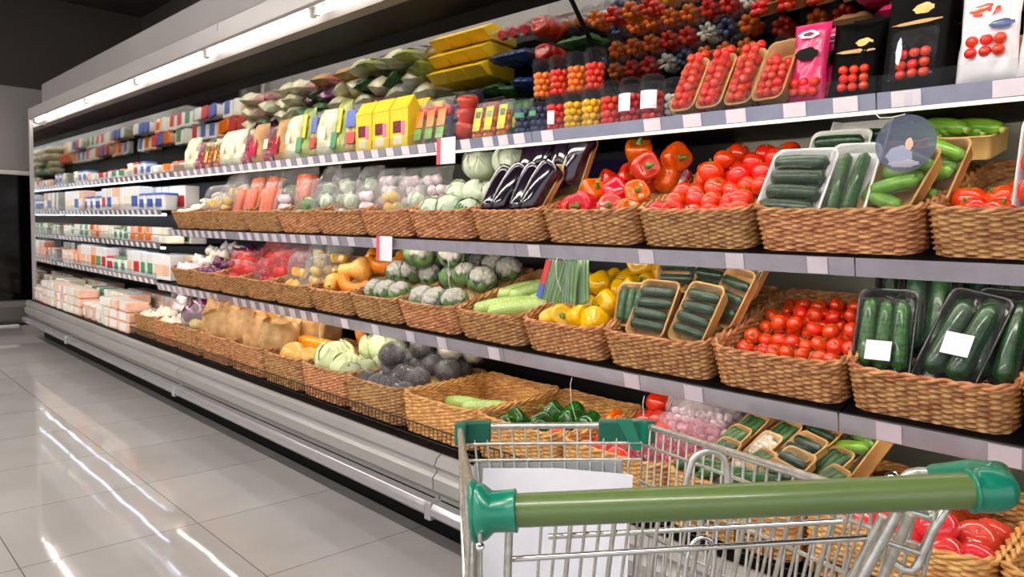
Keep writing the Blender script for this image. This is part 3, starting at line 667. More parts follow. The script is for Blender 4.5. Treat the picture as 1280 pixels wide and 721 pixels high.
# dark upright freezer on the far wall
def part(root,name,mb,bevel=0,label=None,M4=None): return new(name,mb.mesh(name,bevel),root,M4,label)
fz=new('upright_freezer',None,None,T(-9.0,0,0)); fz['label']='dark freezer cabinet against the far wall with gray top and black glass front'; fz['category']='freezer'
def bx(*a): return MB().box(*a)
part(fz,'header_panel',bx(-.75,0,-2.6,1.98,1.70,2.55,'wall_gray'),.01)
part(fz,'trim_strip',bx(0,.025,-2.6,1.98,1.655,1.70,'trim_light'),.005)
part(fz,'glass_front',bx(-.06,-.03,-2.6,1.98,.36,1.655,'glass_black'))
part(fz,'cabinet_body',bx(-.75,-.08,-2.6,1.98,.1,1.70,'case_black'))
b_=MB(); b_.rings([[Vector((x,y,z)) for x,z in ((-.7,.12),(.02,.12),(.05,.16),(.05,.3),(.02,.36),(-.7,.36))] for y in (-2.6,1.98)],'freezer_gray',smooth=False); part(fz,'bumper',b_,.01)
b_=MB(); b_.tube([(.07,-2.6,.1),(.07,1.6,.1)],.022,'trim_light',10); part(fz,'bumper_rail',b_)
part(fz,'kick_plate',bx(-.7,0,-2.6,1.98,0,.1,'kick_tile'))

# ------------------------------------------------------------------ the refrigerated case
XL,XR=-8.7,.62
case=new('refrigerated_display_case',None,None,T(0,0,0)); case['label']='long open refrigerated produce case with gray bumper, dark inside and tilted mirror'; case['category']='refrigerated case'
def prof_x(mb,pts,x0,x1,mt,smooth=False): return mb.rings([[Vector((x,y,z)) for y,z in pts] for x in (x0,x1)],mt,True,True,True,smooth)
# bumper panels, in sections with visible joints
panel=[(y_,z_-(.022 if z_>.35 else 0)) for y_,z_ in [(1.67,.405),(1.645,.412),(1.625,.402),(1.615,.375),(1.628,.335),(1.628,.328),(1.62,.322),(1.608,.31),(1.612,.265),(1.64,.238),(1.64,.225),(1.66,.215),(1.75,.215),(1.75,.405)]]
js=[XL,-7.03,-4.53,-2.03,.47,XR]
for i in range(len(js)-1):
    b_=MB(); prof_x(b_,panel,js[i]+.003,js[i+1]-.003,'case_gray'); part(case,'bumper_panel',b_)
    b_=MB(); prof_x(b_,[(1.632,.225),(1.596,.222),(1.585,.205),(1.588,.18),(1.604,.165),(1.632,.165)],js[i]+.002,js[i+1]-.002,'rail_bright'); part(case,'bumper_rail',b_,.003)
    if i: b_=MB(); b_.box(js[i]-.018,js[i]+.018,1.583,1.64,.16,.228,'rail_bright'); part(case,'rail_joint',b_,.006)
part(case,'kick_plate',bx(XL,XR,1.78,1.84,0,.23,'case_black'))
part(case,'base_deck',bx(XL,XR,1.665,2.62,.34,.392,'case_black'))
part(case,'back_panel',bx(XL,-1.45,2.6,2.66,.39,2.2,'case_back'))
part(case,'back_panel',bx(-1.45,-.2,2.6,2.66,.39,2.2,'case_back_olive'),label='olive gray back panel')
part(case,'back_panel',bx(-.2,XR,2.6,2.66,.39,2.2,'case_back'))
part(case,'mirror_ledge',bx(XL,XR,2.545,2.6,1.58,1.735,'case_black'))
# canopy
can=[(1.70,2.47),(1.70,2.30),(1.69,2.292),(1.69,2.21),(1.70,2.2),(1.72,2.2),(1.72,2.215),(1.76,2.215),(1.77,2.185),(1.83,2.168),(1.87,2.168),(1.87,2.20),(2.62,2.20),(2.62,2.47)]
b_=MB(); prof_x(b_,[(1.70,2.31),(1.688,2.303),(1.688,2.205),(1.70,2.195),(1.716,2.198),(1.716,2.225),(1.70,2.235)],XL,XR,'case_fascia'); part(case,'canopy_fascia',b_,.002)
b_=MB(); prof_x(b_,[(1.705,2.485),(1.705,2.312),(2.64,2.312),(2.64,2.485)],-8.22,XR,'case_header'); part(case,'canopy_header',b_,.004)
b_=MB(); prof_x(b_,[(1.712,2.312),(1.712,2.222),(1.80,2.222),(1.82,2.17),(1.875,2.162),(1.875,2.225),(2.64,2.225),(2.64,2.312)],XL,XR,'case_reflector'); part(case,'lamp_reflector',b_)
part(case,'air_grille',bx(XL,XR,1.877,2.17,2.158,2.222,'case_black'))
for k,x in enumerate((-5.55,-4.1,-6.8,-2.7,-1.3)): part(case,'fascia_clip',bx(x-.006,x+.006,1.684,1.69,2.262,2.302,'trim_light'))
n=0; x=XR-.03
while x>XL+.3:
    x0=max(XL+.03,x-1.22); b_=MB(); b_.tube([(x0+.02,1.75,2.19),(x-.02,1.75,2.19)],.0155,'tube',12)
    t_=part(case,'lamp_tube',b_,label='glowing white fluorescent tube')
    for q in (x0+.01,x-.01): new('lamp_socket',bx(q-.014,q+.014,1.735,1.765,2.172,2.222,'white_plastic').mesh('lamp_socket',.003),t_)
    x-=1.25
# tilted mirror, in panels with black seams
TM=math.atan2(.931,1)
mt_,mbm=Vector((0,2.135,2.17)),Vector((0,2.545,1.735))
js=[XL,-1.955,XR]; dn=(mt_-mbm).normalized().cross(Vector((1,0,0)))
for i in range(len(js)-1):
    b_=MB(); a0,a1=js[i]+.004,js[i+1]-.004
    vs=[Vector((x_,p.y,p.z)) for x_,p in ((a0,mbm),(a1,mbm),(a1,mt_),(a0,mt_))]; vs2=[p+Vector((0,.02,.02)) for p in vs]
    b_.add(vs+vs2,[(0,1,2,3),(7,6,5,4),(0,4,5,1),(1,5,6,2),(2,6,7,3),(3,7,4,0)],'mirror_glass',False); part(case,'mirror_panel',b_)
    if i:
        b_=MB(); b_.tube([Vector((js[i],mbm.y-.003,mbm.z-.003)),Vector((js[i],mt_.y-.003,mt_.z-.003))],.007,'case_black',6); part(case,'mirror_seam',b_)
b_=MB(); q_=Vector((0,-.004,-.004)); e_=mt_+(mbm-mt_).normalized()*.072
b_.rings([[Vector((x_,p.y,p.z))+q_*k_ for p,k_ in ((mt_,1),(e_,1),(e_,-.2),(mt_,-.2))] for x_ in (XL,XR)],'case_black',smooth=False); part(case,'dark_reflection_strip',b_)  # black strip added over the mirror's top to stand for its dark reflection
# end panel
b_=MB(); b_.box(XL-.04,XL,1.69,2.66,.2,2.31,'case_fascia'); part(case,'end_panel',b_,.006)
b_=MB(); b_.box(XL,XL+.006,1.72,2.6,.4,2.16,'mirror_glass'); part(case,'end_mirror',b_)
b_=MB(); b_.box(XR,XR+.04,1.69,2.66,.1,2.485,'case_fascia'); part(case,'end_panel',b_,.006)
b_=MB()
# black wire fence in front of the bottom baskets
b_=MB(); x=-6.2
for z in (.40,.452): b_.tube([(-6.2,1.698,z),(XR-.02,1.698,z)],.0028,'wire_black',6)
while x<XR-.03: b_.tube([(x,1.698,.392),(x,1.698,.452)],.0016,'wire_black',5,False); x+=.026
part(case,'wire_fence',b_)

# ------------------------------------------------------------------ shelves
TILT=D(17)
def rail(mb,x0,x1,h,mt,tilt=.25,y=0):
    dy=h*tilt; mb.rings([[Vector((x,yy,zz)) for yy,zz in ((y-.004,.0),(y-.004+dy,-h),(y+.004+dy,-h),(y+.006,0))] for x in (x0,x1)],mt,smooth=False)
def shelf(x0,x1,y,z,depth,tilt,label,railmt,rh,tags,led=None,guard=None,group=None,bright=None):
    o=new('display_shelf',None,None,T(x0,y,z)); o['label']=label; o['category']='shelf'
    if group: o['group']=group
    w=x1-x0-.004; R4=RX(tilt)
    b_=MB(); b_.box(0,w,.012,depth,-.022,-.002,'case_black'); new('deck',b_.mesh('deck',.002),o,R4)
    b_=MB(); rail(b_,0,w,rh,railmt); b_.box(0,w,0,.03,-.006,0,'steel'); new('price_rail',b_.mesh('price_rail'),o)
    if bright:
        b_=MB(); b_.tube([(0,rh*.25+.004,-rh-.004),(w,rh*.25+.004,-rh-.004)],.0055,bright,8); new('light_strip',b_.mesh('light_strip'),o,None,'thin glowing strip under the rail')
    if led:
        b_=MB(); b_.tube([(.03,.05,-.036),(w-.03,.05,-.036)],.008,led,8); new('lamp_tube',b_.mesh('lamp_tube'),o)
    if guard:
        b_=MB(); b_.box(0,w,-.002,.001,-.004,guard,NET); new('clear_guard',b_.mesh('clear_guard'),o)
    for (tx,tw,mt) in tags:
        b_=MB(); dy=rh*.25; zb=-rh*.96; zt=-.002
        b_.add([(tx-x0-tw/2,-.0065,zt),(tx-x0+tw/2,-.0065,zt),(tx-x0+tw/2,-.0065+dy,zb),(tx-x0-tw/2,-.0065+dy,zb)],[(3,2,1,0)],mt,False)
        new('price_tag',b_.mesh('price_tag'),o)
    for s_ in (0,w): pass
    return o
SE=[-5.73,-4.48,-3.23,-1.98,-.73,.6]
what1=['radish and herb bags','yellow cartons','pepper bags and snack cups','wrapped cherry tomatoes','pouches and white bags']
what2=['mushrooms and carrots','wrapped greens','white cabbages','peppers and tomatoes','trays of cucumbers']
what3=['red onions and garlic','pumpkins','cauliflowers','yellow peppers','loose tomatoes']
t1={0:[],1:[],2:[(-2.37,.06,'tag'),(-2.23,.06,'tag'),(-2.14,.055,'tag'),(-2.05,.06,'tag')],3:[(-1.9,.06,'tag'),(-1.43,.065,'tag'),(-1.28,.065,'tag'),(-1.13,.065,'tag'),(-.95,.065,'tag'),(-.81,.065,'tag')],4:[(-.66,.07,'tag'),(-.43,.085,'tag'),(-.2,.07,'tag')]}
for i in range(5):
    x0,x1=SE[i],SE[i+1]
    tg=list(t1[i])
    if i<2 or i==2:
        x=x0+.06
        while x<(x1 if i<2 else -2.45): tg.append((x,.06,'tag')); tg.append((x+.062,.055,'tag_gray')); x+=.125
    shelf(x0,x1,2.02,1.585,.54,0,'top shelf section with light lower edge holding the %s'%what1[i],'rail_blue' if i>1 else 'rail_bright',.042,tg,'led',.045,None,'led_edge')
    tg=[]
    x=x0+.1
    while x<x1-.05:
        if i<2 or rng.random()<.75: tg.append((x,.058+J(.004),'tag_soft'))
        x+=(.11 if i<2 else .19+rng.random()*.12)
    shelf(x0,x1,1.945,1.158,.6,TILT,'middle gray rail shelf section under the baskets of %s'%what2[i],'rail_gray',.048,tg,'led')
    tg=[]; x=x0+.12
    while x<x1-.05:
        if i<2 or rng.random()<.75: tg.append((x,.06+J(.004),'tag_soft'))
        x+=(.12 if i<2 else .2+rng.random()*.14)
    shelf(x0,x1,1.9,.76,.62,TILT,'lower gray rail shelf section under the baskets of %s'%what3[i],'rail_gray',.052,tg,'led')
DZ=[(1.585,'top',2.02),(1.30,'second',1.93),(1.05,'third',1.92),(.78,'fourth',1.9)]
DX=[-8.68,-7.21,-5.735]
for z,nm,y in DZ:
    for i in range(2):
        tg=[]; x=DX[i]+.08
        while x<DX[i+1]-.04: tg.append((x,.06,'tag')); x+=.13
        shelf(DX[i],DX[i+1],y,z,.52,0,'%s shelf of packaged foods, %s'%(nm,'section at the far end' if i==0 else 'section next to the wicker baskets'),'rail_bright',.04,tg,'led_cool' if nm!='fourth' else None,.05,None,'led_edge_cool' if nm=='top' else None)

# ------------------------------------------------------------------ baskets and what lies in them
class Bk: pass
def basket(row,x0,x1,label,short,prof=None,straw=True,honey=False):
    b=Bk(); b.w=x1-x0-.006; b.short=short
    if row==2: org=T(x0+.003,1.966,1.164)@RX(TILT); b.l=.52; pr=BK; b.h=.115
    elif row==3: org=T(x0+.003,1.924,.766)@RX(TILT); b.l=.52; pr=BK; b.h=.115
    else: org=T(x0+.003,1.715,.398)@RX(D(2.5)); b.l=.5; pr=BKH if honey else BKB; b.h=.145
    bw=.39 if row<4 else .4
    pr.put(org@S(b.w/bw,1,1),label)
    b.M=org; b.prof=prof or (lambda v:.075)
    if straw:
        o=new('wood_wool',filler_mesh(b.w,b.l,b.prof,len(C.objects)),None,org@T(0,0,.001)); o['kind']='stuff'; o['label']='pale wood wool lining the %s'%short; o['category']='packing straw'
    return b
BKB=basket_proto(.4,.5,.145,'wicker')
def item(b,p,u,v,h,label,rot=(0,0,0),s=1,group=None,absz=False):
    """u, v = fractions across and into the basket, h = height over the heap's surface"""
    vv=(v*b.l-.03)/(b.l-.06); z=h if absz else b.prof(min(1,max(0,vv)))+h
    return P[p].put(b.M@T(u*b.w,v*b.l,z)@RZ(rot[2])@RY(rot[1])@RX(rot[0])@(S(s) if not isinstance(s,tuple) else S(*s)),label,group)
def heap(b,ps,cols,rows,r,desc,group,u0=.13,u1=.87,v0=.12,v1=.8,hf=.75,rot=1.0,flat=False,jit=.25,s=None,zj=.25):
    for j in range(rows):
        v=v0+(v1-v0)*(j/(rows-1) if rows>1 else .5); n=cols-(j%2 if cols>3 else 0)
        for i in range(n):
            u=u0+(u1-u0)*((i+.5*(j%2 if cols>3 else 0))/(cols-1) if cols>1 else .5)
            k=ps[(i*7+j*3+rng.randrange(len(ps)))%len(ps)]
            kw='%s, %s from left, %s row of the %s'%(desc,ORD[i],ORD[j],b.short) if n>1 else '%s, %s row of the %s'%(desc,ORD[j],b.short)
            a=(J(rot),J(rot),rng.uniform(0,6.28)) if not flat else (J(.15),J(.15),J(rot))
            mu,mv=(r*1.02+.022)/b.w,(r*1.02+.022)/b.l
            item(b,k,min(1-mu,max(mu,u+J(jit)*r/b.w)),min(1-mv,max(mv,v+J(jit)*r/b.l)),r*hf+J(zj)*r,kw,a,(s or r)*(1+J(.09)),group)
def bump(a,c,p=.65):
    return lambda v:a+(c-a)*(min(1,v/p) if v<p else 1-.35*((v-p)/(1-p)))
WB='wicker basket '
# ---- row 3, right to left
b=basket(3,-.35,.05,'wicker basket at the near end of the lower shelf with cucumber trays','near-end cucumber basket',lambda v:.08,True)
for k in range(5): item(b,'cuke_long',.06+.17*k,.3+.04*(k%2),.12,'long dark green cucumber leaning upright, %s from left in the near-end basket'%ORD[k],(0,-1.05,PI/2+.05),1,'upright cucumbers')
b=basket(3,-.727,-.352,'wicker basket of black cucumber trays on the lower shelf','black tray basket',lambda v:.06,True)
def stand(b,p,u,v,lean,label,yaw=0,z=None,roll=0,s=1):
    vv=(v*b.l-.03)/(b.l-.06)
    return P[p].put(b.M@T(u*b.w,v*b.l,(b.prof(min(1,max(0,vv))) if z is None else z))@RZ(yaw)@RY(roll)@RX(lean)@T(0,.11,0)@S(s),label)
stand(b,'pk_black_plain',.1,.62,1.0,'black tray of cucumbers standing behind the others at the basket left corner',.1,.12)
stand(b,'pk_black_plain',.35,.68,.95,'black tray of cucumbers half hidden, second in the back of its basket',.05,.13)
stand(b,'pk_black_plain',.62,.7,.95,'black tray of cucumbers half hidden, third in the back of its basket',-.05,.13)
stand(b,'pk_black_plain',.86,.66,1.0,'black tray of cucumbers at the right back corner of its basket',-.1,.12)
stand(b,'pk_black3',.16,.17,.95,'black tray of three slim cucumbers with white sticker at the basket corner',.08)
stand(b,'pk_black_plain',.36,.34,.9,'black cucumber tray standing between the two trays with white stickers',.1,.1)
stand(b,'pk_black2',.55,.2,.85,'black tray of two thick cucumbers with tilted white sticker, frontmost',-.22,None,.12)
stand(b,'pk_black_plain',.8,.26,.9,'black cucumber tray behind the tilted one with the white sticker',-.1)
b=basket(3,-1.115,-.73,'wicker basket of small loose red tomatoes on the lower shelf','small tomato basket',bump(.055,.085))
heap(b,['tom'],8,7,.024,'small red tomato','small loose tomatoes',.11,.89,.1,.84)
heap(b,['tom'],5,3,.024,'topmost red tomato','small loose tomatoes on top',.3,.85,.42,.74,hf=2.0)
b=basket(3,-1.518,-1.118,'wicker basket of cucumbers in brown card trays on the lower shelf','card tray basket',lambda v:.06)
for (p,u,v,ln,yw,z,lb) in (('pk_card3',.3,.56,.95,.2,.14,'brown card cucumber tray standing behind the front ones at left'),('pk_card4',.56,.6,.95,-.1,.13,'brown card cucumber tray upright behind the middle of its basket'),('pk_card3',.82,.62,.9,-.1,.12,'brown card tray tipped at the back right of its basket'),
  ('pk_card_small',.1,.2,.95,.2,None,'narrow brown card cucumber tray at the front left corner'),('pk_card4',.32,.16,.8,-.05,None,'brown card tray of four dark cucumbers with shiny film, front middle'),('pk_card4',.72,.16,.85,-.28,None,'brown card tray of four cucumbers, front right of its basket')): stand(b,p,u,v,ln,lb,yw,z)
stand(b,'pk_card3',.88,.34,.9,'brown card cucumber tray leaning at the right wall of the card tray basket',-.45,.09)
stand(b,'pk_card_herb',.9,.55,.9,'card tray of sliced mushrooms leaning at the right wall of its basket',-.45,.13,0,1.2)
stand(b,'pk_card_light',.2,.8,.6,'card tray of pale courgettes lying at the back left of the card tray basket',.3,.17)
stand(b,'pk_card_light',.55,.85,.6,'card tray of pale courgettes lying at the middle back of the card tray basket',-.1,.17)
stand(b,'pk_card_herb',.88,.82,.7,'card tray of sliced mushrooms at the back right of the card tray basket',-.2,.17)
b=basket(3,-1.897,-1.52,'wicker basket heaped with yellow bell peppers on the lower shelf','yellow pepper basket',bump(.068,.11))
heap(b,['pep_yellow'],4,4,.058,'yellow pepper','yellow peppers',.16,.84,.14,.86,hf=.6,rot=1.5,s=.072)
item(b,'pep_yellow',.62,.92,.11,'yellow bell pepper on top at the back of the yellow pepper basket',(1.2,.3,0),.085); item(b,'pep_yellow',.9,.9,.08,'yellow bell pepper at the back right corner of its basket',(1,.3,2),.08)
b=basket(3,-2.28,-1.9,'deep looking wicker basket of pale green courgettes on the lower shelf','courgette basket',lambda v:.045+.03*v)
for k,(u,v,h,a) in enumerate(((.35,.3,.03,.55),(.62,.28,.035,.6),(.5,.62,.035,.75),(.85,.55,.035,.9),(.3,.62,.03,.7))):
    item(b,'zuc',u,v,h,'pale green courgette lying on straw, '+['front left','front right','middle of the back pair','right end by the yellow peppers','back left'][k]+' of its basket',(0,0,a),1)
b=basket(3,-2.68,-2.28,'first wicker basket of cauliflowers, beside the courgette basket','first cauliflower basket',bump(.05,.12))
heap(b,['cauli'],3,3,.065,'white cauliflower','cauliflowers',.2,.8,.18,.88,hf=.8,rot=.5)
item(b,'cauli',.3,.55,.15,'wrapped cauliflower on top of the heap beside the courgettes',(.3,.2,0),.07)
b=basket(3,-3.08,-2.68,'second wicker basket of cauliflowers, beside the pumpkin basket','second cauliflower basket',bump(.05,.12))
heap(b,['cauli'],3,3,.062,'white cauliflower','cauliflowers',.2,.8,.18,.88,hf=.8,rot=.5)
item(b,'cauli',.75,.5,.15,'wrapped cauliflower on top of the heap beside the pumpkins',(.3,.2,2),.075)
b=basket(3,-3.49,-3.08,'wicker basket of orange pumpkin wedges and pale squash','pumpkin basket',bump(.06,.1))
for k,(p,u,v,h,r,s,lb) in enumerate((('pumpkin',.7,.2,.03,(.5,.2,.2),.11,'orange pumpkin wedge with cut face at the front right'),('squash',.25,.22,.04,(1.4,0,.8),.11,'pale orange squash lying at the front left'),('pumpkin',.75,.62,.05,(.6,0,.5),.12,'big orange pumpkin wedge at the back right'),('squash',.45,.45,.07,(1.5,0,-.9),.13,'long pale squash lying across the middle'),('pumpkin',.3,.75,.06,(.7,0,2.4),.11,'orange pumpkin wedge at the back left'),('squash',.85,.85,.07,(1.2,.3,2),.12,'pale squash at the far back corner'))):
    item(b,p,u,v,h,lb+' of the pumpkin basket',r,s)
b=basket(3,-3.92,-3.49,'wicker basket of yellow vegetable bags left of the pumpkins','yellow bag basket',bump(.06,.09))
def bagsin(b,ps,n,desc,s=1):
    for k in range(n):
        p=ps[k%len(ps)]; i=k%2; j=k//2
        P[p].put(b.M@T((.28+.44*i)*b.w,(.16+.3*j)*b.l,b.prof(.2+.3*j)-.03+.03*j)@RZ(J(.25))@RX(-.55)@S(s),'%s, %s of the %s'%(desc[k%len(desc)],['front left','front right','middle left','middle right','back left','back right'][k],b.short))
bagsin(b,['bag_yellow','bag_potato','bag_potato'],4,['clear bag of yellow vegetables','clear bag of pale potatoes'])
b=basket(3,-4.29,-3.92,'wicker basket of pink plastic bags on the lower shelf','pink bag basket',bump(.06,.09))
bagsin(b,['bag_radish','bag_red','bag_radish'],4,['pink plastic bag of radishes','pink plastic bag of tomatoes'],1.1)
b=basket(3,-4.68,-4.29,'wicker basket of red net bags beside the purple onions','red bag basket',bump(.06,.09))
bagsin(b,['bag_red','bag_red','pk_pinktom'],4,['red bag of tomatoes','bright red bag of tomatoes'])
b=basket(3,-5.06,-4.68,'wicker basket of purple onions on the lower shelf','purple onion basket',bump(.06,.12))
heap(b,['onion_p'],4,4,.045,'purple onion','purple onions',rot=.6)
b=basket(3,-5.45,-5.06,'last wicker basket on the lower shelf with white garlic','garlic basket',bump(.06,.12))
heap(b,['garlic','onion_w'],4,4,.045,'white garlic bulb','garlic bulbs',rot=.5)
# ---- row 2, right to left
b=basket(2,-.578,-.17,'wicker basket of red tomatoes at the near end of the middle shelf','near-end tomato basket',lambda v:.05+.04*v)
for k,(u,v) in enumerate(((.2,.16),(.34,.14),(.3,.32),(.12,.34),(.42,.3),(.38,.5))): item(b,'tom',u,v,.035,'red tomato loose beside the white tray of pink tomatoes, %s from front'%ORD[k],(J(.6),J(.6),k),.043)
stand(b,'pk_pinktom',.68,.16,1.15,'white foam tray of pink tomatoes standing upright under film',-.05,None,0,1.15)
b=basket(2,-1.025,-.582,'wide wicker basket of cucumber trays on the middle shelf','cucumber tray basket',lambda v:.06,True)
for (p,u,v,ln,yw,z,lb,s) in (('pk_whiteempty',.36,.62,.75,.0,.15,'white tray with one cucumber lying behind the others under the round sign',1.0),('pk_white4',.3,.42,.8,0,.1,'white tray of cucumbers half hidden behind the front left tray',1),
  ('pk_white4',.17,.13,.82,-.12,None,'white tray of four dark cucumbers lying across, front left of basket',1.15),('pk_white2',.5,.16,.95,-.15,None,'white tray of two bright cucumbers upright in the basket middle',1.05),('pk_card_light',.76,.15,.75,-.35,None,'brown card tray of pale courgettes, front right of the basket',1.0),('pk_card_light',.9,.32,.85,-.3,None,'brown card tray of courgettes leaning at the right basket wall',.95)):
    stand(b,p,u,v,ln,lb,yw,z,0,s)
# card crate of light cucumbers at the back
cr=Proto('card_crate','crate',tray_mesh(.26,.2,.06,'card_pale',.012,.006),[])
cr.put(b.M@T(.86*b.w,.86*b.l,.16)@RX(-.05),'pale card crate behind the cucumber trays holding light green cucumbers')
for k in range(5): P['cuke_light'].put(b.M@T((.68+.085*k)*b.w,(.82+.03*(k%2))*b.l,.225+.008*(k%3))@RZ(-.5+J(.2)),'light green cucumber in the pale card crate, %s from left'%ORD[k],'crate cucumbers')
stand(b,'pk_whiteempty',.42,.9,.5,'white tray with one dark cucumber lying at the very back',0,.19,0,.9)
b=basket(2,-1.43,-1.028,'wicker basket heaped with vine tomatoes on the middle shelf','vine tomato basket',bump(.07,.15,.75))
heap(b,['tomv','tom'],6,6,.037,'vine tomato','vine tomatoes',.13,.89,.1,.86,hf=.6)
heap(b,['tomv'],3,3,.038,'topmost vine tomato','vine tomatoes on top',.4,.85,.45,.8,hf=1.7)
b=basket(2,-1.857,-1.432,'wicker basket of red and orange bell peppers on the middle shelf','red pepper basket',bump(.06,.12,.7))
heap(b,['pep_red','pep_red','pep_long','pep_orange'],4,4,.06,'bell pepper','red peppers',.15,.86,.13,.86,hf=.6,rot=1.6,s=.075)
item(b,'pep_orange',.42,.8,.13,'orange red bell pepper on top at the back of the red pepper basket',(.2,.3,0),.085); item(b,'pep_long',.72,.5,.11,'long red bell pepper lying on top of the red pepper heap',(1.4,.2,.9),.08); item(b,'pep_orange',.8,.78,.1,'long orange bell pepper lying on top by the tomatoes',(1.5,.2,1.1),.085)
b=basket(2,-2.25,-1.86,'wicker basket of wrapped dark eggplants on the middle shelf','eggplant basket',lambda v:.06)
for (u,v,ln,yw,z,lb) in ((.25,.14,.7,-.15,None,'front left'),(.68,.14,.75,-.2,None,'front right'),(.35,.5,.85,-.1,.12,'back left'),(.85,.5,.95,-.15,.12,'back right')): stand(b,'pk_egg',u,v,ln,'card tray of dark purple eggplants in shiny film, %s of its basket'%lb,yw,z)
b=basket(2,-2.675,-2.252,'wicker basket of wrapped white cabbages on the middle shelf','white cabbage basket',bump(.05,.11))
heap(b,['cabbage_w','lettuce'],3,3,.062,'pale wrapped cabbage','white cabbages',.2,.8,.16,.82,hf=.7)
for k,u in enumerate((.25,.75)): item(b,'cabbage_w',u,.78,.14,'pale round cabbage on top at the back, '+('by the yellow bag' if k==0 else 'by the eggplants'),(.3,.2,k),.085)
b=basket(2,-3.06,-2.677,'wicker basket of cream potato bags on the middle shelf','cream bag basket',bump(.05,.08))
bagsin(b,['bag_potato','bag_white','bag_garlic','bag_garlic'],4,['clear bag of small yellow potatoes','clear bag of pale vegetables','white mesh bag of garlic','clear bag of garlic bulbs'],1.05)
for (x0,x1,ps,lb,sh,ds) in ((-3.5,-3.062,['bag_white','bag_garlic'],'wicker basket of hazy white vegetable bags','hazy white bag basket',['hazy bag of white vegetables','hazy bag of garlic']),
   (-3.925,-3.502,['bag_leaf','bag_white'],'wicker basket of pale green salad bags','salad bag basket',['hazy bag of pale lettuce','hazy bag of white cabbage']),
   (-4.375,-3.927,['bag_carrot','bag_garlic','bag_leaf'],'wicker basket of pale bags and carrots beside the salad bags','mixed bag basket',['orange carrot bag','hazy bag of white garlic','hazy bag of lettuce']),
   (-4.77,-4.377,['bag_carrot'],'wicker basket of orange carrot bags','carrot basket',['clear bag of orange carrots']),
   (-5.16,-4.772,['bag_yellow','bag_potato'],'wicker basket of yellow bags on the middle shelf','yellow basket by the mushrooms',['bright yellow vegetable bag','bag of pale yellow potatoes'])):
    b=basket(2,x0,x1,lb,sh,bump(.05,.08)); bagsin(b,ps,4,ds,1.1)
b=basket(2,-5.54,-5.162,'last wicker basket on the middle shelf with white mushrooms','mushroom basket',bump(.07,.13))
heap(b,['mush'],5,5,.036,'white mushroom','white mushrooms',rot=.7)
# ---- row 4, right to left
b=basket(4,-.33,.07,'honey colored wicker basket at the near end of the bottom deck','near-end bottom basket',lambda v:.07,True,True)
for k in range(3): item(b,'cuke',.3+.2*k,.4,.03,'green cucumber on straw in the nearest bottom basket, %s from left'%ORD[k],(0,0,1+.2*k),1.1)
b=basket(4,-.737,-.333,'honey colored wicker basket of large pink and brown tomatoes','large tomato basket',lambda v:.08,True,True)
for k,(p,u,v,h,s) in enumerate((('tom_pink',.5,.16,.035,.05),('tom_pink',.72,.14,.035,.05),('tom_pink',.88,.2,.035,.045),('tom_pink',.6,.34,.04,.047),('tom_pink',.82,.36,.045,.05),('tom_pink',.4,.3,.045,.045),('tom_pink',.66,.24,.075,.046),('tom_pink',.25,.2,.035,.045),('tom_pink',.86,.54,.035,.045))):
    item(b,p,u,v,h,'large glossy pink red tomato, %s of nine in the large tomato basket'%ORD[k],(J(.5),J(.5),k),s,'large pink tomatoes')
for k,(u,v,h) in enumerate(((.12,.5,.05),(.28,.52,.05),(.44,.56,.05),(.6,.56,.05),(.2,.7,.05),(.36,.74,.05),(.52,.76,.06),(.68,.78,.06),(.14,.86,.05),(.12,.34,.03))):
    item(b,'tom_brown',u,v,h-.02,'dark brown orange tomato, %s of ten at the back of the large tomato basket'%ORD[k],(1.5,J(.5),k*1.3),.045,'brown tomatoes')
b=basket(4,-1.13,-.74,'honey colored wicker basket packed with small brown cucumber trays','small tray basket',lambda v:.08,True,True)
for j in range(5):
    for i in range(4):
        p=['pk_card_small','pk_card3','pk_card_herb','pk_card_small','pk_card4','pk_card_small'][(i*2+j*3)%6]
        stand(b,p,.1+.25*i+.04*(j%2),.02+.165*j,.62,'small brown card tray, %s from left, %s row of the small tray basket'%(ORD[i],ORD[j]),-.5+J(.15),.075+.02*j,0,.8)
stand(b,'pk_card_light',.98,.62,.95,'brown card tray of bright green courgettes standing at the right back corner',-.75,.13,0,1.0)
stand(b,'pk_card_light',.25,.86,.25,'brown card tray of bright green courgettes lying on top at the back',-.6,.2,0,1.1)
for k in range(3): item(b,'cuke',.25+.2*k,.1,.09,'dark green cucumber lying loose at the front of the small tray basket, %s from left'%ORD[k],(0,0,.5+.1*k),.8)
b=basket(4,-1.53,-1.133,'honey colored wicker basket of red tomatoes and bagged radishes','tomato and radish basket',lambda v:.08+.05*v,True,True)
heap(b,['tom','tom_pink'],3,4,.045,'red tomato','tomatoes beside the radishes',.12,.5,.12,.8,hf=.7)
for k,(u,v) in enumerate(((.66,.12),(.88,.14),(.72,.36),(.92,.4),(.66,.6),(.9,.64),(.6,.84),(.85,.88))):
    P['bag_radish' if k<4 else 'bag_pale'].put(b.M@T(u*b.w,v*b.l,.08+.03*(k//2))@RZ(J(.4))@RX(-.5)@S(.82),('pink bag of radishes, %s of four' if k<4 else 'clear crinkled bag of pale radishes, %s of eight')%ORD[k]+' in the tomato and radish basket')
item(b,'tom_brown' if False else 'tom',.2,.9,.07,'orange red tomato at the back corner of the tomato and radish basket',(0,0,0),.048)
b=basket(4,-1.94,-1.533,'honey colored wicker basket of green bell peppers','green pepper basket',lambda v:.05+.02*v,False,True)
for k,(u,v,h) in enumerate(((.2,.3,.05),(.42,.36,.05),(.62,.5,.055),(.8,.52,.06),(.5,.66,.05),(.3,.6,.05),(.3,.12,.05),(.6,.2,.05))): item(b,'pep_green',u,v,h,'dark green bell pepper, %s of eight in its basket'%ORD[k],(1.3+J(.3),J(.5),k),.075,'green peppers')
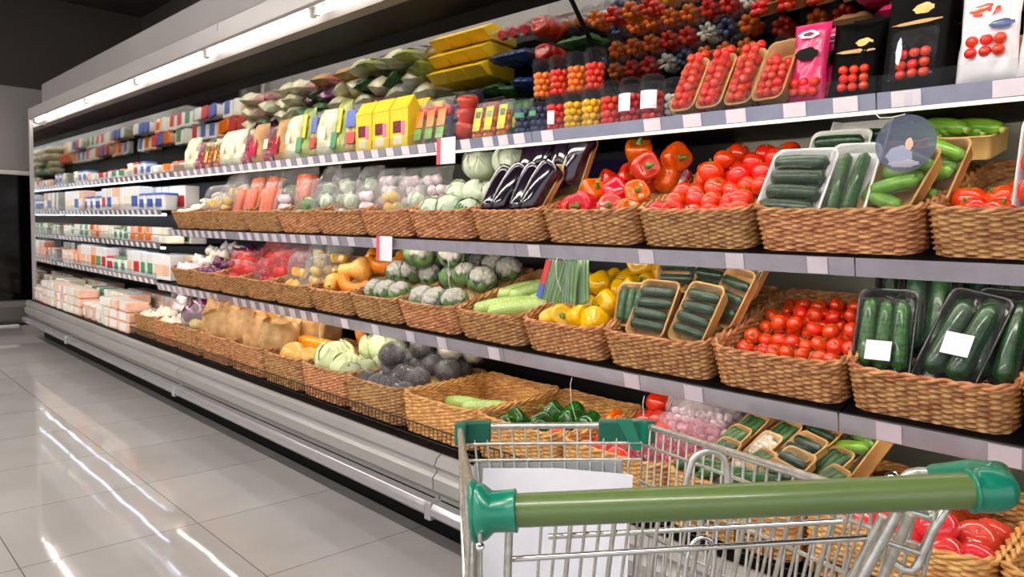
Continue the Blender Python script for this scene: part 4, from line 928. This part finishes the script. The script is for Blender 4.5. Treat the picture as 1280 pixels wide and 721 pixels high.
for k,(u,v) in enumerate(((.82,.2),(.9,.72))): item(b,'pep_orange',u,v,.05,'orange bell pepper '+('in front of the green peppers' if k==0 else 'behind the green peppers'),(1.2,.2,k),.07)
b=basket(4,-2.385,-1.943,'nearly empty honey wicker basket with pale courgettes and straw','nearly empty courgette basket',lambda v:.03,True,True)
item(b,'zuc',.62,.5,.045,'pale green courgette lying in the nearly empty basket beside straw',(0,0,.45),1); item(b,'zuc',.3,.5,.035,'pale green courgette half hidden at the front of the nearly empty basket',(0,0,.15),.95)
b=basket(4,-2.81,-2.388,'wicker basket heaped with wrapped black radishes','black radish basket',bump(.07,.14))
heap(b,['rootd','rootd2'],4,4,.055,'black radish','black radishes',.14,.86,.1,.9,hf=.7,rot=.8)
for k,(u,v,p) in enumerate(((.75,.72,'rootw'),(.45,.6,'rootd'),(.3,.35,'rootd'),(.88,.9,'rootw'))): item(b,p,u,v,.13,'root in shiny film on top of the black radish heap, %s from front'%ORD[[2,1,0,3][k]],(J(.5),J(.5),k),.058)
b=basket(4,-3.21,-2.813,'wicker basket of round green cabbages and kohlrabi on the bottom deck','green cabbage basket',bump(.07,.1))
item(b,'cabbage',.22,.3,.075,'big pale green cabbage at the front left of the cabbage basket',(.2,.1,0),.1); item(b,'cabbage',.62,.24,.06,'pale green cabbage at the front right of the cabbage basket',(.2,.2,2),.085)
item(b,'cabbage',.6,.72,.1,'pale green cabbage at the back of the cabbage basket',(.2,.1,3),.1); item(b,'cabbage',.2,.78,.08,'pale green cabbage at the back left of its basket',(0,0,1),.09)
for k,(u,v) in enumerate(((.84,.17),(.84,.33),(.84,.5))): item(b,'kohl',u,v,.06,'small pale kohlrabi beside the cabbages, %s from front'%ORD[k],(J(.4),J(.4),k),.05)
b=basket(4,-3.615,-3.213,'wicker basket of pumpkin slices and yellow squash on the bottom deck','squash basket',bump(.08,.1))
item(b,'squash',.4,.22,.045,'yellow squash lying at the front of the squash basket',(1.5,0,1.4),.14); item(b,'slab',.35,.5,.07,'long bright orange pumpkin slice lying across the squash basket',(0,0,.05),1.1); item(b,'squash',.8,.25,.05,'yellow squash at the right of the squash basket',(1.4,0,2),.12); item(b,'pumpkin',.85,.8,.12,'orange pumpkin wedge standing at the back right of the squash basket',(0,1.2,.3),.1)
for i,(x0,x1,lb) in enumerate(((-4.035,-3.618,'wicker basket with brown paper bags beside the squash'),(-4.455,-4.038,'wicker basket with tall brown paper bags in the middle'),(-4.86,-4.458,'wicker basket with paper and clear bags beside the onions'))):
    b=basket(4,x0,x1,lb,['paper bag basket by the squash','middle paper bag basket','paper bag basket by the onions'][i],lambda v:.09)
    for k,(u,v,z) in enumerate(((.3,.3,.05),(.75,.34,.06),(.3,.7,.1),(.75,.74,.11))):
        if i==2 and k==0: P['bag_kiwi'].put(b.M@T(u*b.w,.1*b.l,.06)@RX(-.4)@S(1.2),'clear bag of yellow potatoes in front of the brown paper bags'); continue
        P['paper%d'%((k+i)%4)].put(b.M@T(u*b.w,v*b.l,z)@RZ(J(.8))@RX(-.15+J(.15))@S(.82),'crumpled brown paper bag, %s of the %s'%(['front left','front right','back left','back right'][k],b.short))
for i,(x0,x1,sh) in enumerate(((-5.27,-4.863,'purple topped onion basket'),(-5.67,-5.273,'far white onion basket'))):
    b=basket(4,x0,x1,['wicker basket of white onions and one purple cabbage','wicker basket of white onions at the far end'][i],sh,bump(.08,.13))
    heap(b,['onion_w'],4,4,.048,'white onion','white onions',rot=.5)
    if i==0:
        m_=P['cabbage']; item(b,'onion_p',.75,.35,.09,'large purple onion on top of the white onions',(.2,0,0),.085); item(b,'onion_p',.55,.5,.09,'second large purple onion behind the first on the white onions',(.2,.3,0),.075)
    else: P['bag_garlic'].put(b.M@T(.5*b.w,.5*b.l,.14)@RX(-.3)@S(1.2),'pale net bag standing at the back of the far white onion basket')
# ------------------------------------------------------------------ top shelf goods
Z1=1.5865
def s1(p,x,y,label,yaw=0,lean=0,s=1,group=None,z=0): return P[p].put(T(x,y,Z1+z)@RZ(yaw)@RX(lean)@(S(s) if not isinstance(s,tuple) else S(*s)),label,group)
for k,x in enumerate((-.505,-.375,-.24,-.1)): s1('pouch_white',x,2.09,'white printed bag with tomatoes in its window, %s from the black box'%ORD[k],0,-.08,1.05)
s1('blackbox',-.665,2.1,'black box with round clear window showing tomatoes beside the white bags',-.1,-.12,1.0)
s1('blackbox',-.66,2.22,'black tomato box standing behind the front black box',-.05,-.1,1.05)
s1('pouch_black',-.82,2.1,'black tomato pouch leaning beside the pink pouches',.12,-.2,.95); s1('pouch_black',-.8,2.2,'second black tomato pouch behind the first',.05,-.1,1.05)
for k,(x,y,yw) in enumerate(((-.95,2.09,.05),(-.915,2.17,-.1),(-.88,2.25,-.1),(-.95,2.26,0),(-.86,2.33,0))): s1('pouch_pink',x,y,'pink pouch of tomatoes, %s from front of the pink pouches'%ORD[k],yw,-.12,1.03,None)
def leanpk(p,x,y,label,yaw=0,lean=1.12,s=1,z=.0): return P[p].put(T(x,y,Z1+z)@RZ(yaw)@RX(lean)@T(0,.095,0)@S(s),label)
leanpk('pk_cherry_card',-1.035,2.07,'brown card tray of cherry tomatoes leaning beside the pink pouch',-.12); leanpk('pk_cherry_card',-1.02,2.2,'brown card tray of cherry tomatoes behind the front one',-.1)
for k,x in enumerate((-1.135,-1.235,-1.33)): leanpk('pk_cherry',x,2.065,'wrapped narrow tray of cherry tomatoes, %s left of the brown card tray'%ORD[k],-.08,1.1,1.08)
for k,x in enumerate((-1.12,-1.225,-1.33)): leanpk('pk_cherry',x,2.19,'wrapped cherry tomato tray in the second row, %s from the card tray'%ORD[k],-.05,1.1,1.08)
seq=[('cup_redlab','clear cup of red tomatoes with white label, nearest the wrapped trays'),('cup_redlab','clear cup of red tomatoes with white label, next to its twin'),('cup_red','clear cup of red tomatoes without label in the front row'),('cup_yellow','clear cup of yellow tomatoes nearest the red cups'),('cup_yellow','clear cup of yellow tomatoes farther from the wrapped trays'),('cup_pinklab','clear cup of red tomatoes with small white label beside yellow cup'),('cup_blue','clear cup of dark berries with green label, first'),('cup_blue','clear cup of dark berries with green label beside the yellow packets')]
for k,(p,l) in enumerate(seq): s1(p,-1.47-.087*k,2.07,l,J(.3))
r2=['cup_red','cup_orange','cup_white','cup_orange','cup_orange','cup_red','cup_orange','cup_blue']; nm={'cup_red':'red tomatoes','cup_orange':'orange tomatoes','cup_white':'white mushrooms','cup_blue':'dark berries','cup_yellow':'yellow tomatoes'}
for j in range(1,4):
    for k in range(8):
        p=r2[(k*3+j*2)%8]; 
        s1(p,-1.44-.09*k,2.07+.093*j,'cup of %s, %s row back, %s from the wrapped trays'%(nm[p],ORD[j],ORD[k]),J(.5),0,1,None,0)
        if k>3 and j<2: s1('cup_orange' if k%2 else 'cup_red',-1.44-.09*k,2.07+.093*j,'cup of %s stacked on the second row, %s from the yellow packets'%('orange tomatoes' if k%2 else 'red tomatoes',ORD[7-k]),J(.5),0,1,None,.155)
for k,x in enumerate((-1.17,-1.3,-1.08)):
    for j in range(2): s1('cup_orange' if (k+j)%3==0 else 'cup_yellow' if j else 'cup_red',x+.04*j,2.29+.09*j,'cup of tomatoes behind the wrapped trays, %s in %s row'%(ORD[k],ORD[j]),0)
for k,x in enumerate((-2.2,-2.28,-2.35)): s1('sa_yellow',x,2.07,'small clear packet with yellow label, %s from the berry cups'%ORD[k],.1,-.2)
for k,x in enumerate((-2.22,-2.31)): s1('sa_leaf',x,2.19,'green herb bag behind the yellow label packets, %s'%ORD[k],0,-.1,.9)
s1('bag_pepred',-2.46,2.09,'clear bag of whole red peppers beside the yellow packets',.1,-.12,1.08); s1('bag_pepred',-2.44,2.22,'clear bag of red peppers behind the front one',0,-.1)
for k,x in enumerate((-2.58,-2.66,-2.74)): s1('sa_orange',x,2.07,'slim packet with orange print and green base, %s from the red pepper bag'%ORD[k],-.1,-.15,1.25)
for k,x in enumerate((-2.6,-2.72)): s1('sa_darkblue',x,2.2,'dark blue vegetable bag in the second row, %s from the red peppers'%ORD[k],0,-.1)
for j in range(3):
    for k,x in enumerate((-2.87,-3.02,-3.17)): s1('house',x,2.07+.09*j,'yellow house shaped carton, %s from the orange packets, %s row'%(ORD[k],ORD[j]),0,0,(1,1,1.05))
cols=[('sa_blue','clear packet with blue label'),('sa_herb','olive herb packet with yellow label'),('sa_cream','cream vegetable bag'),('sa_blue','clear packet with blue and red labels'),('sa_herb','green packet with yellow strip'),('sa_cream','pale cream bag'),('sa_leaf','leafy green herb bag')]
for k in range(6):
    p,l=cols[k]; s1(p,-3.33-.125*k,2.07,'%s in the front row, %s from the yellow cartons'%(l,ORD[k]),J(.15),-.15,(1.25,1.5,1.45))
for k in range(3): s1(['sa_kraft','sa_pink','sa_kraft'][k],-4.13-.15*k,2.08,['kraft packet with pink radish print, nearest the herb packets','pink bag of radishes between two kraft packets','kraft packet with pink radish print, farthest from the cartons'][k],J(.1),-.15,(1.2,1.4,1.5))
for k in range(7): p=['sa_pink','sa_cream','sa_cream','sa_yellow','sa_yellow','sa_pink','sa_cream'][k]; s1(p,-4.6-.155*k,2.08,'%s in the front row of the top shelf, %s from the kraft packets'%({'sa_pink':'pink bag','sa_cream':'cream bag','sa_yellow':'yellow label packet'}[p],ORD[k]),J(.15),-.2,(1.15,1.4,1.4))
row2=['sa_cream','sa_leaf','sa_cream','bag_leaf','sa_purple','sa_cream','sa_cream','sa_herb','sa_cream','sa_cream','sa_purple','sa_leaf','sa_cream','sa_pink','sa_cream','sa_leaf']
nm2={'sa_cream':'cream bag','sa_leaf':'dark green herb bag','bag_leaf':'clear bag of lettuce','sa_purple':'purple salad bag','sa_herb':'olive herb packet','sa_pink':'pink radish bag'}
for j in range(1,4):
    for k in range(16):
        p=row2[(k*5+j*7)%16]; s1(p,-3.32-.148*k+J(.02),2.09+.1*j,'%s, %s row back on the top shelf, %s from the yellow cartons'%(nm2[p],ORD[j],ORD[k]),J(.3)+(.25 if k%2 else -.2),-.12+J(.1),(1.1,1.5,1.25+J(.2)))
for k in range(6):
    p=['sa_darkblue','sa_leaf','sa_leaf','sa_darkblue','sa_leaf','sa_herb'][k]; s1(p,-2.55-.12*k,2.36+.02*(k%2),'%s behind the yellow cartons, %s from the red peppers'%({'sa_darkblue':'dark blue bag','sa_leaf':'green herb bag','sa_herb':'olive packet'}[p],ORD[k]),J(.3),0,1)
for k in range(8):
    p=['pk_cherry','sa_pink','sa_kraft','pk_cherry'][k%4]
    if k%4 in(1,2): s1(p,-.3-.12*k,2.34,'%s at the back of the top shelf, %s from the near end'%('pink bag' if k%4==1 else 'kraft packet',ORD[k]),0,0,1)
    else: leanpk(p,-.3-.12*k,2.34,'wrapped tray of cherry tomatoes at the back of the top shelf, %s from near end'%ORD[k],0,1.0)
# ------------------------------------------------------------------ packaged foods at the far end
kinds=list(DAIRY)
def food(kind,form,x,y,z,label,group,s=1,yaw=0):
    me=DAIRY[kind][form]; me.put(T(x,y,z)@RZ(yaw)@S(s),label,group)
FN=['tub','flat pack','carton']
def foodrow(z,y,x0,x1,level,forms,pal,rows=1,dy=.13,s=1,stack=1):
    for j in range(rows):
        x=x1-.08; k=0
        while x>x0+.06:
            f=forms[(k//3+j)%len(forms)]; kd=pal[(k//2*3+j*2+int(rng.random()*1.4))%len(pal)]
            for q in range(stack if f==1 else 1):
                food(kd,f,x,y+dy*j,z+q*.0475*s,'%s food %s, %s, %s row, %s from the baskets%s'%(kd,FN[f],level,ORD[j],ORD[k],', layer %s'%ORD[q] if stack>1 and f==1 else ''),'packaged foods at the far end',s,J(.12))
            x-=(.118,.142,.104)[f]*s; k+=1
foodrow(1.5865,2.09,-8.66,-5.78,'top shelf',[1,0,1],['pale orange','cream','white and red','white and blue','white and green'],2,.16,1.4)
foodrow(1.3015,2.02,-8.66,-5.78,'second shelf',[0,2,2],['white and blue','white','white and red','white and blue','peach'],2,.16,1.6)
foodrow(1.0515,2.0,-8.66,-5.6,'third shelf',[1,1,0],['cream','cream','white and green','pale orange'],2,.16,1.25,2)
foodrow(.7815,1.98,-8.66,-5.55,'fourth shelf',[2,2,0],['white and peach','white and red','cream','white and green','pale orange','white'],2,.17,1.55)
foodrow(.3935,1.76,-8.66,-5.72,'bottom deck',[1,0,1],['peach','white and peach','white','cream','peach','white and green'],3,.2,1.6,3)
# ------------------------------------------------------------------ hanging bits
def hang(name,mb_parts,loc,label,cat): 
    o=new(name,None,None,T(*loc)); o['label']=label; o['category']=cat
    for nm_,mb_,lb in mb_parts: new(nm_,mb_.mesh(nm_),o,None,lb)
    return o
DISC=film_mat('disc_plastic',(96,102,128),dense=.45,rough=.12,bump=0)
d_=MB(); d_.rings([[Vector((.071*math.cos(2*PI*k/40),y_,.071*math.sin(2*PI*k/40))) for k in range(40)] for y_ in (-.0015,.0015)],DISC)
st=MB(); st.box(-.008,.008,-.001,.001,.066,.125,NET); fig=MB()
e1=ell(.06,.05,'rail_blue',-.0022,-.012,-.03); e2=ell(.018,.03,'print_peach',-.003,.01,-.002); e3=ell(.07,.02,'tag_gray',-.0026,0,-.05)
o=hang('hanging_sign',[('disc',d_,None),('hanger_strip',st,None)],(-.645,1.99,1.447),'round bluish plastic sign hanging from the top shelf over cucumber trays','sign')
for e in (e1,e2,e3): new('print_or_glare_patch',e[1],o)
w_=MB(); w_.tube([(-.03,0,.0),(-.03,-.004,-.012),(-.02,-.01,-.022),(.01,-.012,-.024),(.04,-.008,-.018)],.0016,'wire_white',6); 
hang('wire_hook',[('hook',w_,None)],(-.69,2.0,1.538),'small bent wire hook under the top shelf beside the round sign','hook')
for (x,y,z,lb) in ((-2.487,2.0,1.585,'white price flag with red edge hanging from the top shelf'),(-2.83,1.925,1.155,'white price flag with red edge hanging from the middle shelf')):
    a=MB(); a.box(-.022,.075,-.002,0,-.1,.012,'tag'); r_=MB(); r_.box(-.05,-.022,-.002,0,-.1,.012,'tag_red')
    hang('price_flag',[('card',a,None),('red_edge',r_,None)],(x,y,z),lb,'price flag')
for k,(x,y,z) in enumerate(((-1.75,1.93,1.115),(-2.35,1.93,1.115),(-1.62,1.88,.71),(-1.32,1.88,.7),(-3.3,1.88,.72))):
    w_=MB(); L_=[.12,.2,.14,.12,.12][k]; w_.tube([(0,0,0),(.004,-.012,-.02),(.012,-.014,-L_*.6),(.03,-.006,-L_)],.0011,'wire_white',6)
    hang('wire_hook',[('hook',w_,None)],(x,y,z),['pale wire hook above the yellow peppers','long pale wire hook hanging over the cauliflowers','pale wire hook below the yellow pepper basket','pale wire hook below the card tray basket','pale wire loop below the pumpkin basket'][k],'hook')
# bean packets hanging over the yellow peppers
BE=(lambda m:([m.tube([(-.035+.01*k,-.008+.005*(k%3),.01),(-.034+.01*k+.004*math.sin(k),-.006+.004*(k%2),.16)],.0055,'bean',7) for k in range(8)],m.mesh('beans'))[1])(MB())
BE.update()
for k,(x,yw,tl) in enumerate(((-1.80,.3,.2),(-1.72,-.1,-.08),(-1.665,-.3,-.3))):
    p=Proto('bean_packet','bean packet',pillow(.085,.19,.03,FILMW,k+3),[('beans',BE,None,None,None)]+([('label',sheet_label(.02,.11,'print_red',-.012,.1,-.035),None,None,None),('label',sheet_label(.022,.05,'print_blue',-.0125,.04,-.036),None,None,None)] if k==0 else []))
    p.put(T(x,1.94+.02*k,.945)@RZ(yw)@RY(tl)@RX(-.12),['green bean packet with red and blue edge hanging over the yellow peppers','middle green bean packet above the yellow peppers','green bean packet hanging nearest the card cucumber trays'][k])
# blue crates seen behind
for k,(x,lb) in enumerate(((-2.05,'dark blue plastic crate at the back behind the eggplants'),)):
    b_=tray_mesh(.62,.12,.2,'crate_blue',.02); Proto('plastic_crate','crate',b_,[]).put(T(x,2.5,1.31),lb)

# ------------------------------------------------------------------ shopping cart
CAMZ=1.2
FX=914.0; CX,CY=640,360.5
def nv(v): return v.normalized()
_X=-nv(Vector((-253-CX,267-CY,FX))); _d2=nv(Vector((1580-CX,315-CY,FX))); _Y=nv(_d2-_X*_d2.dot(_X)); _Z=_X.cross(_Y)
def at(px,py,d):
    """the point at viewing distance d along the sight line of a photo pixel"""
    v=Vector(((px-CX)/FX,(py-CY)/FX,1))*d; return Vector((v.dot(_X),v.dot(_Y),v.dot(_Z)+CAMZ))
cart=new('shopping_cart',None,None,T(-.62,.85,0)); cart['label']='wire shopping cart with olive green handle, green corner caps and white panel'; cart['category']='shopping cart'
CI=T(.62,-.85,0)
def cpart(name,mb,label=None,parent=None,bevel=0): return new(name,mb.mesh(name,bevel,T=CI),parent or cart,None,label)
HL,HR=at(598,640,.74),at(1232,612,.69); hx=(HR-HL).normalized()
h_=MB(); h_.tube([HL.lerp(HR,t) for t in (.04,.35,.65,.972)],.0168,'handle_olive',28); cpart('handle',h_,'olive green handle tube')
UP=Vector((0,0,1)); FW=(at(690,533,1.44)-HL.lerp(HR,.5)); FW=(FW-hx*FW.dot(hx)).normalized(); VU=hx.cross(FW).normalized(); VU=VU if VU.z>0 else -VU
FL,FR=at(575,533,1.45),at(805,531,1.42); RR=at(1172,647,.74); RL=at(588,660,.76)
FLb,FRb=at(604,745,1.36),at(790,745,1.33); RRb=RR+Vector((-.05,.035,-.30)); RLb=RL+Vector((-.05,.03,-.30))
def lp(a,b,t): return a.lerp(b,t)
rim=MB(); rim.tube([HL+FW*.01,lp(HL,FL,.25)+Vector((0,0,-.012)),lp(RL,FL,.6),FL],.0065,'zinc',12); rim.tube([FL,FR],.0062,'zinc',12); rim.tube([FR,lp(FR,RR,.5),RR],.0062,'zinc',12)
cpart('basket_rim',rim)
wf=MB()
for t in (.11,.21): wf.tube([lp(FL,FLb,t),lp(FR,FRb,t)],.0032,'zinc',8)
for t in (.5,.75,1): wf.tube([lp(FL,FLb,t),lp(FR,FRb,t)],.0032,'zinc',8)
n=14
for k in range(n+1):
    t=k/n; wf.tube([lp(FL,FR,t),lp(FLb,FRb,t)],.0022,'zinc',7)
cpart('front_wire_panel',wf)
for nm_,A,B_,Ab,Bb in (('side_wire_panel',FR,RR,FRb,RRb),('side_wire_panel',FL,RL,FLb,RLb)):
    w_=MB()
    for t in (.12,.34,.62,1): w_.tube([lp(A,Ab,t),lp(B_,Bb,t)],.0032,'zinc',8)
    for k in range(25):
        t=k/24; w_.tube([lp(A,B_,t),lp(Ab,Bb,t)],.0022,'zinc',7)
    cpart(nm_,w_)
w_=MB()
for k in range(11):
    t=k/10; w_.tube([lp(FLb,FRb,t),lp(RLb,RRb,t)],.0024,'zinc',7)
for k in range(9):
    t=k/8; w_.tube([lp(FLb,RLb,t),lp(FRb,RRb,t)],.003,'zinc',7)
cpart('basket_floor',w_)
# green folded corner caps on the front rim
def cap(mb,pts,y0,mt): pass
def corner(c,dirx,diry,w1,w2,hh,name):
    m=MB(); dn=Vector((0,0,-1)); o_=.011
    a=c+UP*.011
    for dr,w,mt in ((dirx,w1,'cart_green_dark'),(diry,w2,'cart_green')):
        nrm=dr.cross(UP).normalized()*o_
        vs=[a-nrm,a+dr*w-nrm,a+dr*w+nrm,a+nrm]; lo=[p+dn*hh for p in vs]
        m.add(vs+lo,[(0,1,2,3),(0,4,5,1),(1,5,6,2),(2,6,7,3),(3,7,4,0),(4,7,6,5)],mt,False)
    cpart(name,m,'green plastic corner cap',None,.0035)
fx=(FR-FL).normalized(); rs=(RR-FR).normalized(); ls=(HL-FL).normalized()
corner(FL,fx,ls,.062,.05,.042,'corner_cap'); corner(FR,-fx,rs,.088,.03,.044,'corner_cap')
fd=MB(); q0=FR-fx*.055+UP*.013; fd.add([q0-FW*.014,q0-fx*-.03-FW*.014,FR+UP*.01-FW*.016+Vector((0,0,-.058)),FR-fx*.02+UP*.008-FW*.016+Vector((0,0,-.056))],[(0,1,2,3)],'cart_green',False)
cpart('cap_fold',fd)
# handle end caps
c_=MB(); ax=hx
def frame(p,z): 
    z=z.normalized(); x=z.orthogonal().normalized(); 
    x=(VU-z*VU.dot(z)).normalized(); y=z.cross(x); return Matrix(((x.x,y.x,z.x,p.x),(x.y,y.y,z.y,p.y),(x.z,y.z,z.z,p.z),(0,0,0,1)))
F=frame(HL,hx)
for prof_ in ([(.0005,-.004,1),(.016,-.004,1.35),(.0205,-.001,1.36),(.0215,.004,1.34),(.0212,.008,1.28),(.021,.012,1.12),(.0208,.0145,1.02),(.0205,.016,1),(.0206,.028,1),(.0212,.037,1),(.0216,.0375,1),(.0216,.039,1),(.0195,.0396,1),(.0005,.0396,1)],):
    c_.rings([[F@Vector((r_*k_*math.cos(2*PI*q/36),r_*math.sin(2*PI*q/36),z_)) for q in range(36)] for r_,z_,k_ in prof_],'cart_green')
cpart('handle_end_cap',c_,'green plastic cap on the left handle end')
ring=MB(); ring.tube([HL-hx*.0045+ (VU*math.cos(a*PI/12)*.028+FW*math.sin(a*PI/12)*.017)+FW*.004 for a in range(24)],.0042,'cart_green',8,closed=True); cpart('cap_flange',ring)
sc=MB(); p=at(600,683,.72); sc.lathe([(.0001,-.004),(.0045,-.004),(.0045,.003),(.003,.004),(.0001,.004)],14,'chrome',frame(p,(at(600,683,1)-at(600,683,2)))); sc.tube([p,p+UP*.014],.0022,'chrome',7); cpart('cap_screw',sc)
c_=MB(); F=frame(HR,-hx)
c_.lathe([(.001,-.026),(.010,-.0255),(.017,-.021),(.0205,-.012),(.0215,0),(.0210,.006),(.0205,.013),(.0212,.0135),(.0212,.015),(.017,.0155),(.001,.0155)],32,'cart_green',F)
e0,e1,e2=at(1246,592,.71),at(1215,588,.74),at(1166,590,.80)
c_.tube([HR+hx*.006+VU*.006,e0,e1,e2],[.0165,.0125,.0115,.0085],'cart_green',16)
cpart('handle_end_cap',c_,'green plastic elbow cap on the right handle end')
rt=MB(); rt.tube([at(1185,591,.78),at(1150,590,.81),at(1137,592,.82),at(1129,598,.82),at(1127,612,.82),at(1124,650,.80)],.0058,'zinc',10); cpart('handle_support',rt)
ds=MB(); ds.lathe([(.0001,-.002),(.0095,-.002),(.0105,.001),(.004,.003),(.0001,.003)],18,'chrome',frame(at(1116,600,.86),at(1116,600,1)-at(1116,600,2)));  cpart('support_bolt',ds)
# white panel standing against the front wires
pn=MB(); a0,a1,a2,a3=at(604,585,1.37),at(791,593,1.30),at(783,740,1.2),at(596,740,1.25); nn=(a1-a0).cross(a3-a0).normalized()*.004
pn.add([a0,lp(a0,a1,.5)+UP*.006,a1,a2,a3]+[p+nn for p in (a0,lp(a0,a1,.5)+UP*.006,a1,a2,a3)],[(0,1,2,3,4),(9,8,7,6,5),(0,5,6,1),(1,6,7,2),(2,7,8,3),(3,8,9,4),(4,9,5,0)],'panel_white',False); cpart('white_panel',pn,'smooth white panel inside the front wires')
gb=MB(); g0,g1=at(592,579,1.43),at(779,574,1.40); dd=Vector((0,0,-.33)); kk=FW*.012-UP*.0
gb.add([g0,g1,g1+dd,g0+dd]+[p+FW*.022 for p in (g0,g1,g1+dd,g0+dd)],[(0,1,2,3),(7,6,5,4),(0,4,5,1),(1,5,6,2),(2,6,7,3),(3,7,4,0)],'board_gray',False); cpart('backing_board',gb,'gray board behind the white panel',None,.003)
# child seat gate and its loops
def rodp(px): return None
gt=MB()
r1a,r1b=at(686,670.5,.86),at(1052,651,.80); r2a,r2b=at(634,699,.82),at(1096,671,.77)
gt.tube([r1a,r1b],.0034,'chrome',10); gt.tube([r2a,r2b],.0034,'chrome',10)
gtop=[]; N=23
for k in range(N):
    t=(k+.5)/N; a=lp(at(700,655,.84),at(1075,640,.80),t)
    px_=668+t*420; e=at(px_-(8+30*t),770,.86-.02*t); a=at(px_,652-12*t,.85-.045*t)
    gt.tube([a,e],(.0019,.0019,.003)[k%3],'zinc',7)
cpart('child_seat_gate',gt)
def loop(pts,d,r,name): 
    m=MB(); pp=[at(x,y,d+dz) for x,y,dz in pts]
    # smooth the corners
    out=[]
    for i in range(len(pp)-1):
        for q in range(6):
            t=q/6; p0=pp[max(0,i-1)];p1=pp[i];p2=pp[i+1];p3=pp[min(len(pp)-1,i+2)]
            out.append(.5*((2*p1)+(p2-p0)*t+(2*p0-5*p1+4*p2-p3)*t*t+(3*p1-p0-3*p2+p3)*t**3))
    out.append(pp[-1]); m.tube(out,r,'zinc' if r>.003 else 'chrome',10); cpart(name,m)
loop([(838,650,0),(852,622,0),(860,592,0),(868,572,0),(887,563,0),(904,571,0),(909,592,0),(909,620,0),(906,650,0)],.95,.0046,'seat_loop')
loop([(852,760,0),(856,721,0),(860,693,0),(868,677,0),(880,671,0),(890,678,0),(893,695,0),(890,721,0),(884,760,0)],.80,.0028,'seat_loop')
lt=MB()
lt.tube([at(575,552,1.42),at(577,610,1.05),at(579,665,.88),at(583,770,.84)],.0034,'zinc',10); lt.tube([at(592,640,.80),at(588,680,.79),at(589,720,.79),at(591,770,.79)],.0052,'zinc',10); lt.tube([at(601,650,.80),at(600,700,.80),at(601,770,.80)],.0028,'zinc',10)
lt.tube([at(637,640,.80),at(633,770,.80)],.0046,'zinc',10); cpart('left_frame',lt)
rf=MB()
rf.tube([at(1122,640,.72),at(1070,735,.74)],.0056,'zinc',10); rf.tube([at(1104,645,.76),at(1045,760,.80)],.005,'zinc',10)
rf.tube([at(1138,642,.74),at(1096,740,.77)],.0050,'zinc',10)
rf.tube([at(1182,636,.74),at(1166,662,.74),at(1152,693,.75),at(1147,707,.75),at(1140,713,.75),at(1130,711,.755),at(1116,703,.76)],.0046,'zinc',10)
rf.tube([at(1106,677,.745),at(1152,692,.75)],.0036,'zinc',9); rf.tube([at(1134,638,.75),at(1167,647,.745)],.0042,'zinc',9)
cpart('right_frame',rf)
# undercarriage and castors (below the picture)
ch=MB(); fa,fb,ra,rb=[Vector((p.x,p.y,.2)) for p in (FLb,FRb,RLb,RRb)]
ch.tube([fa,fb,rb,ra],.011,'zinc',10,closed=True); ch.tube([ra,RLb],.011,'zinc',10); ch.tube([rb,RRb],.011,'zinc',10); ch.tube([lp(fa,ra,.3),lp(FLb,RLb,.3)],.009,'zinc',10); ch.tube([lp(fb,rb,.3),lp(FRb,RRb,.3)],.009,'zinc',10); cpart('undercarriage',ch)
for p in (fa,fb,ra,rb):
    w_=MB(); q=Vector((p.x,p.y,.06)); wd=hx.copy(); wd.z=0; wd.normalize(); w_.lathe([(.001,-.014),(.052,-.014),(.06,-.008),(.06,.008),(.052,.014),(.001,.014)],20,'rubber',frame(q,wd)); o_=cpart('wheel',w_)
    f_=MB(); f_.tube([q+wd*.02,Vector((p.x,p.y,.14))+wd*.02,Vector((p.x,p.y,.2))],.008,'zinc',8); f_.tube([q-wd*.02,q+wd*.02],.006,'zinc',8); new('fork',f_.mesh('fork',T=CI),o_)

# ------------------------------------------------------------------ ceiling lamps (real linear lamps over the aisle), light, camera
for k,(x,y) in enumerate([(-8,-.9),(-5.2,-.9),(-2.4,-.9),(.4,-.9),(-6.6,-3.2),(-3.8,-3.2),(-1,-3.2)]):
    o=new('ceiling_lamp',None,None,T(x,y,3.62)); o['label']='linear ceiling lamp over the aisle, %s'%('%s of the row near the case'%ORD[k] if k<4 else '%s of the far row'%ORD[k-4]); o['category']='lamp'
    new('housing',bx(-1.2,1.2,-.09,.09,0,.06,'white_plastic').mesh('housing',.006),o); new('diffuser',bx(-1.17,1.17,-.075,.075,-.02,0,'lamp').mesh('diffuser'),o)
w=bpy.data.worlds.new('World'); bpy.context.scene.world=w; w.use_nodes=True
w.node_tree.nodes['Background'].inputs[0].default_value=(.9,.93,1,1); w.node_tree.nodes['Background'].inputs[1].default_value=.9
cd=bpy.data.cameras.new('camera'); cam=bpy.data.objects.new('camera',cd); C.objects.link(cam)
cd.sensor_fit='HORIZONTAL'; cd.sensor_width=36; cd.lens=36*FX/1280; cd.clip_start=.02
cam.matrix_world=Matrix(((_X.x,-_X.y,-_X.z,0),(_Y.x,-_Y.y,-_Y.z,0),(_Z.x,-_Z.y,-_Z.z,CAMZ),(0,0,0,1)))
cd.dof.use_dof=True; cd.dof.focus_distance=1.1; cd.dof.aperture_fstop=14
sc_=bpy.context.scene; sc_.camera=cam
vs_=sc_.view_settings; vs_.view_transform='Standard'; vs_.look='None'; vs_.exposure=0.6; vs_.gamma=1; vs_.use_curve_mapping=False
sc_.cycles.transparent_max_bounces=32; sc_.cycles.max_bounces=8; sc_.cycles.sample_clamp_indirect=6
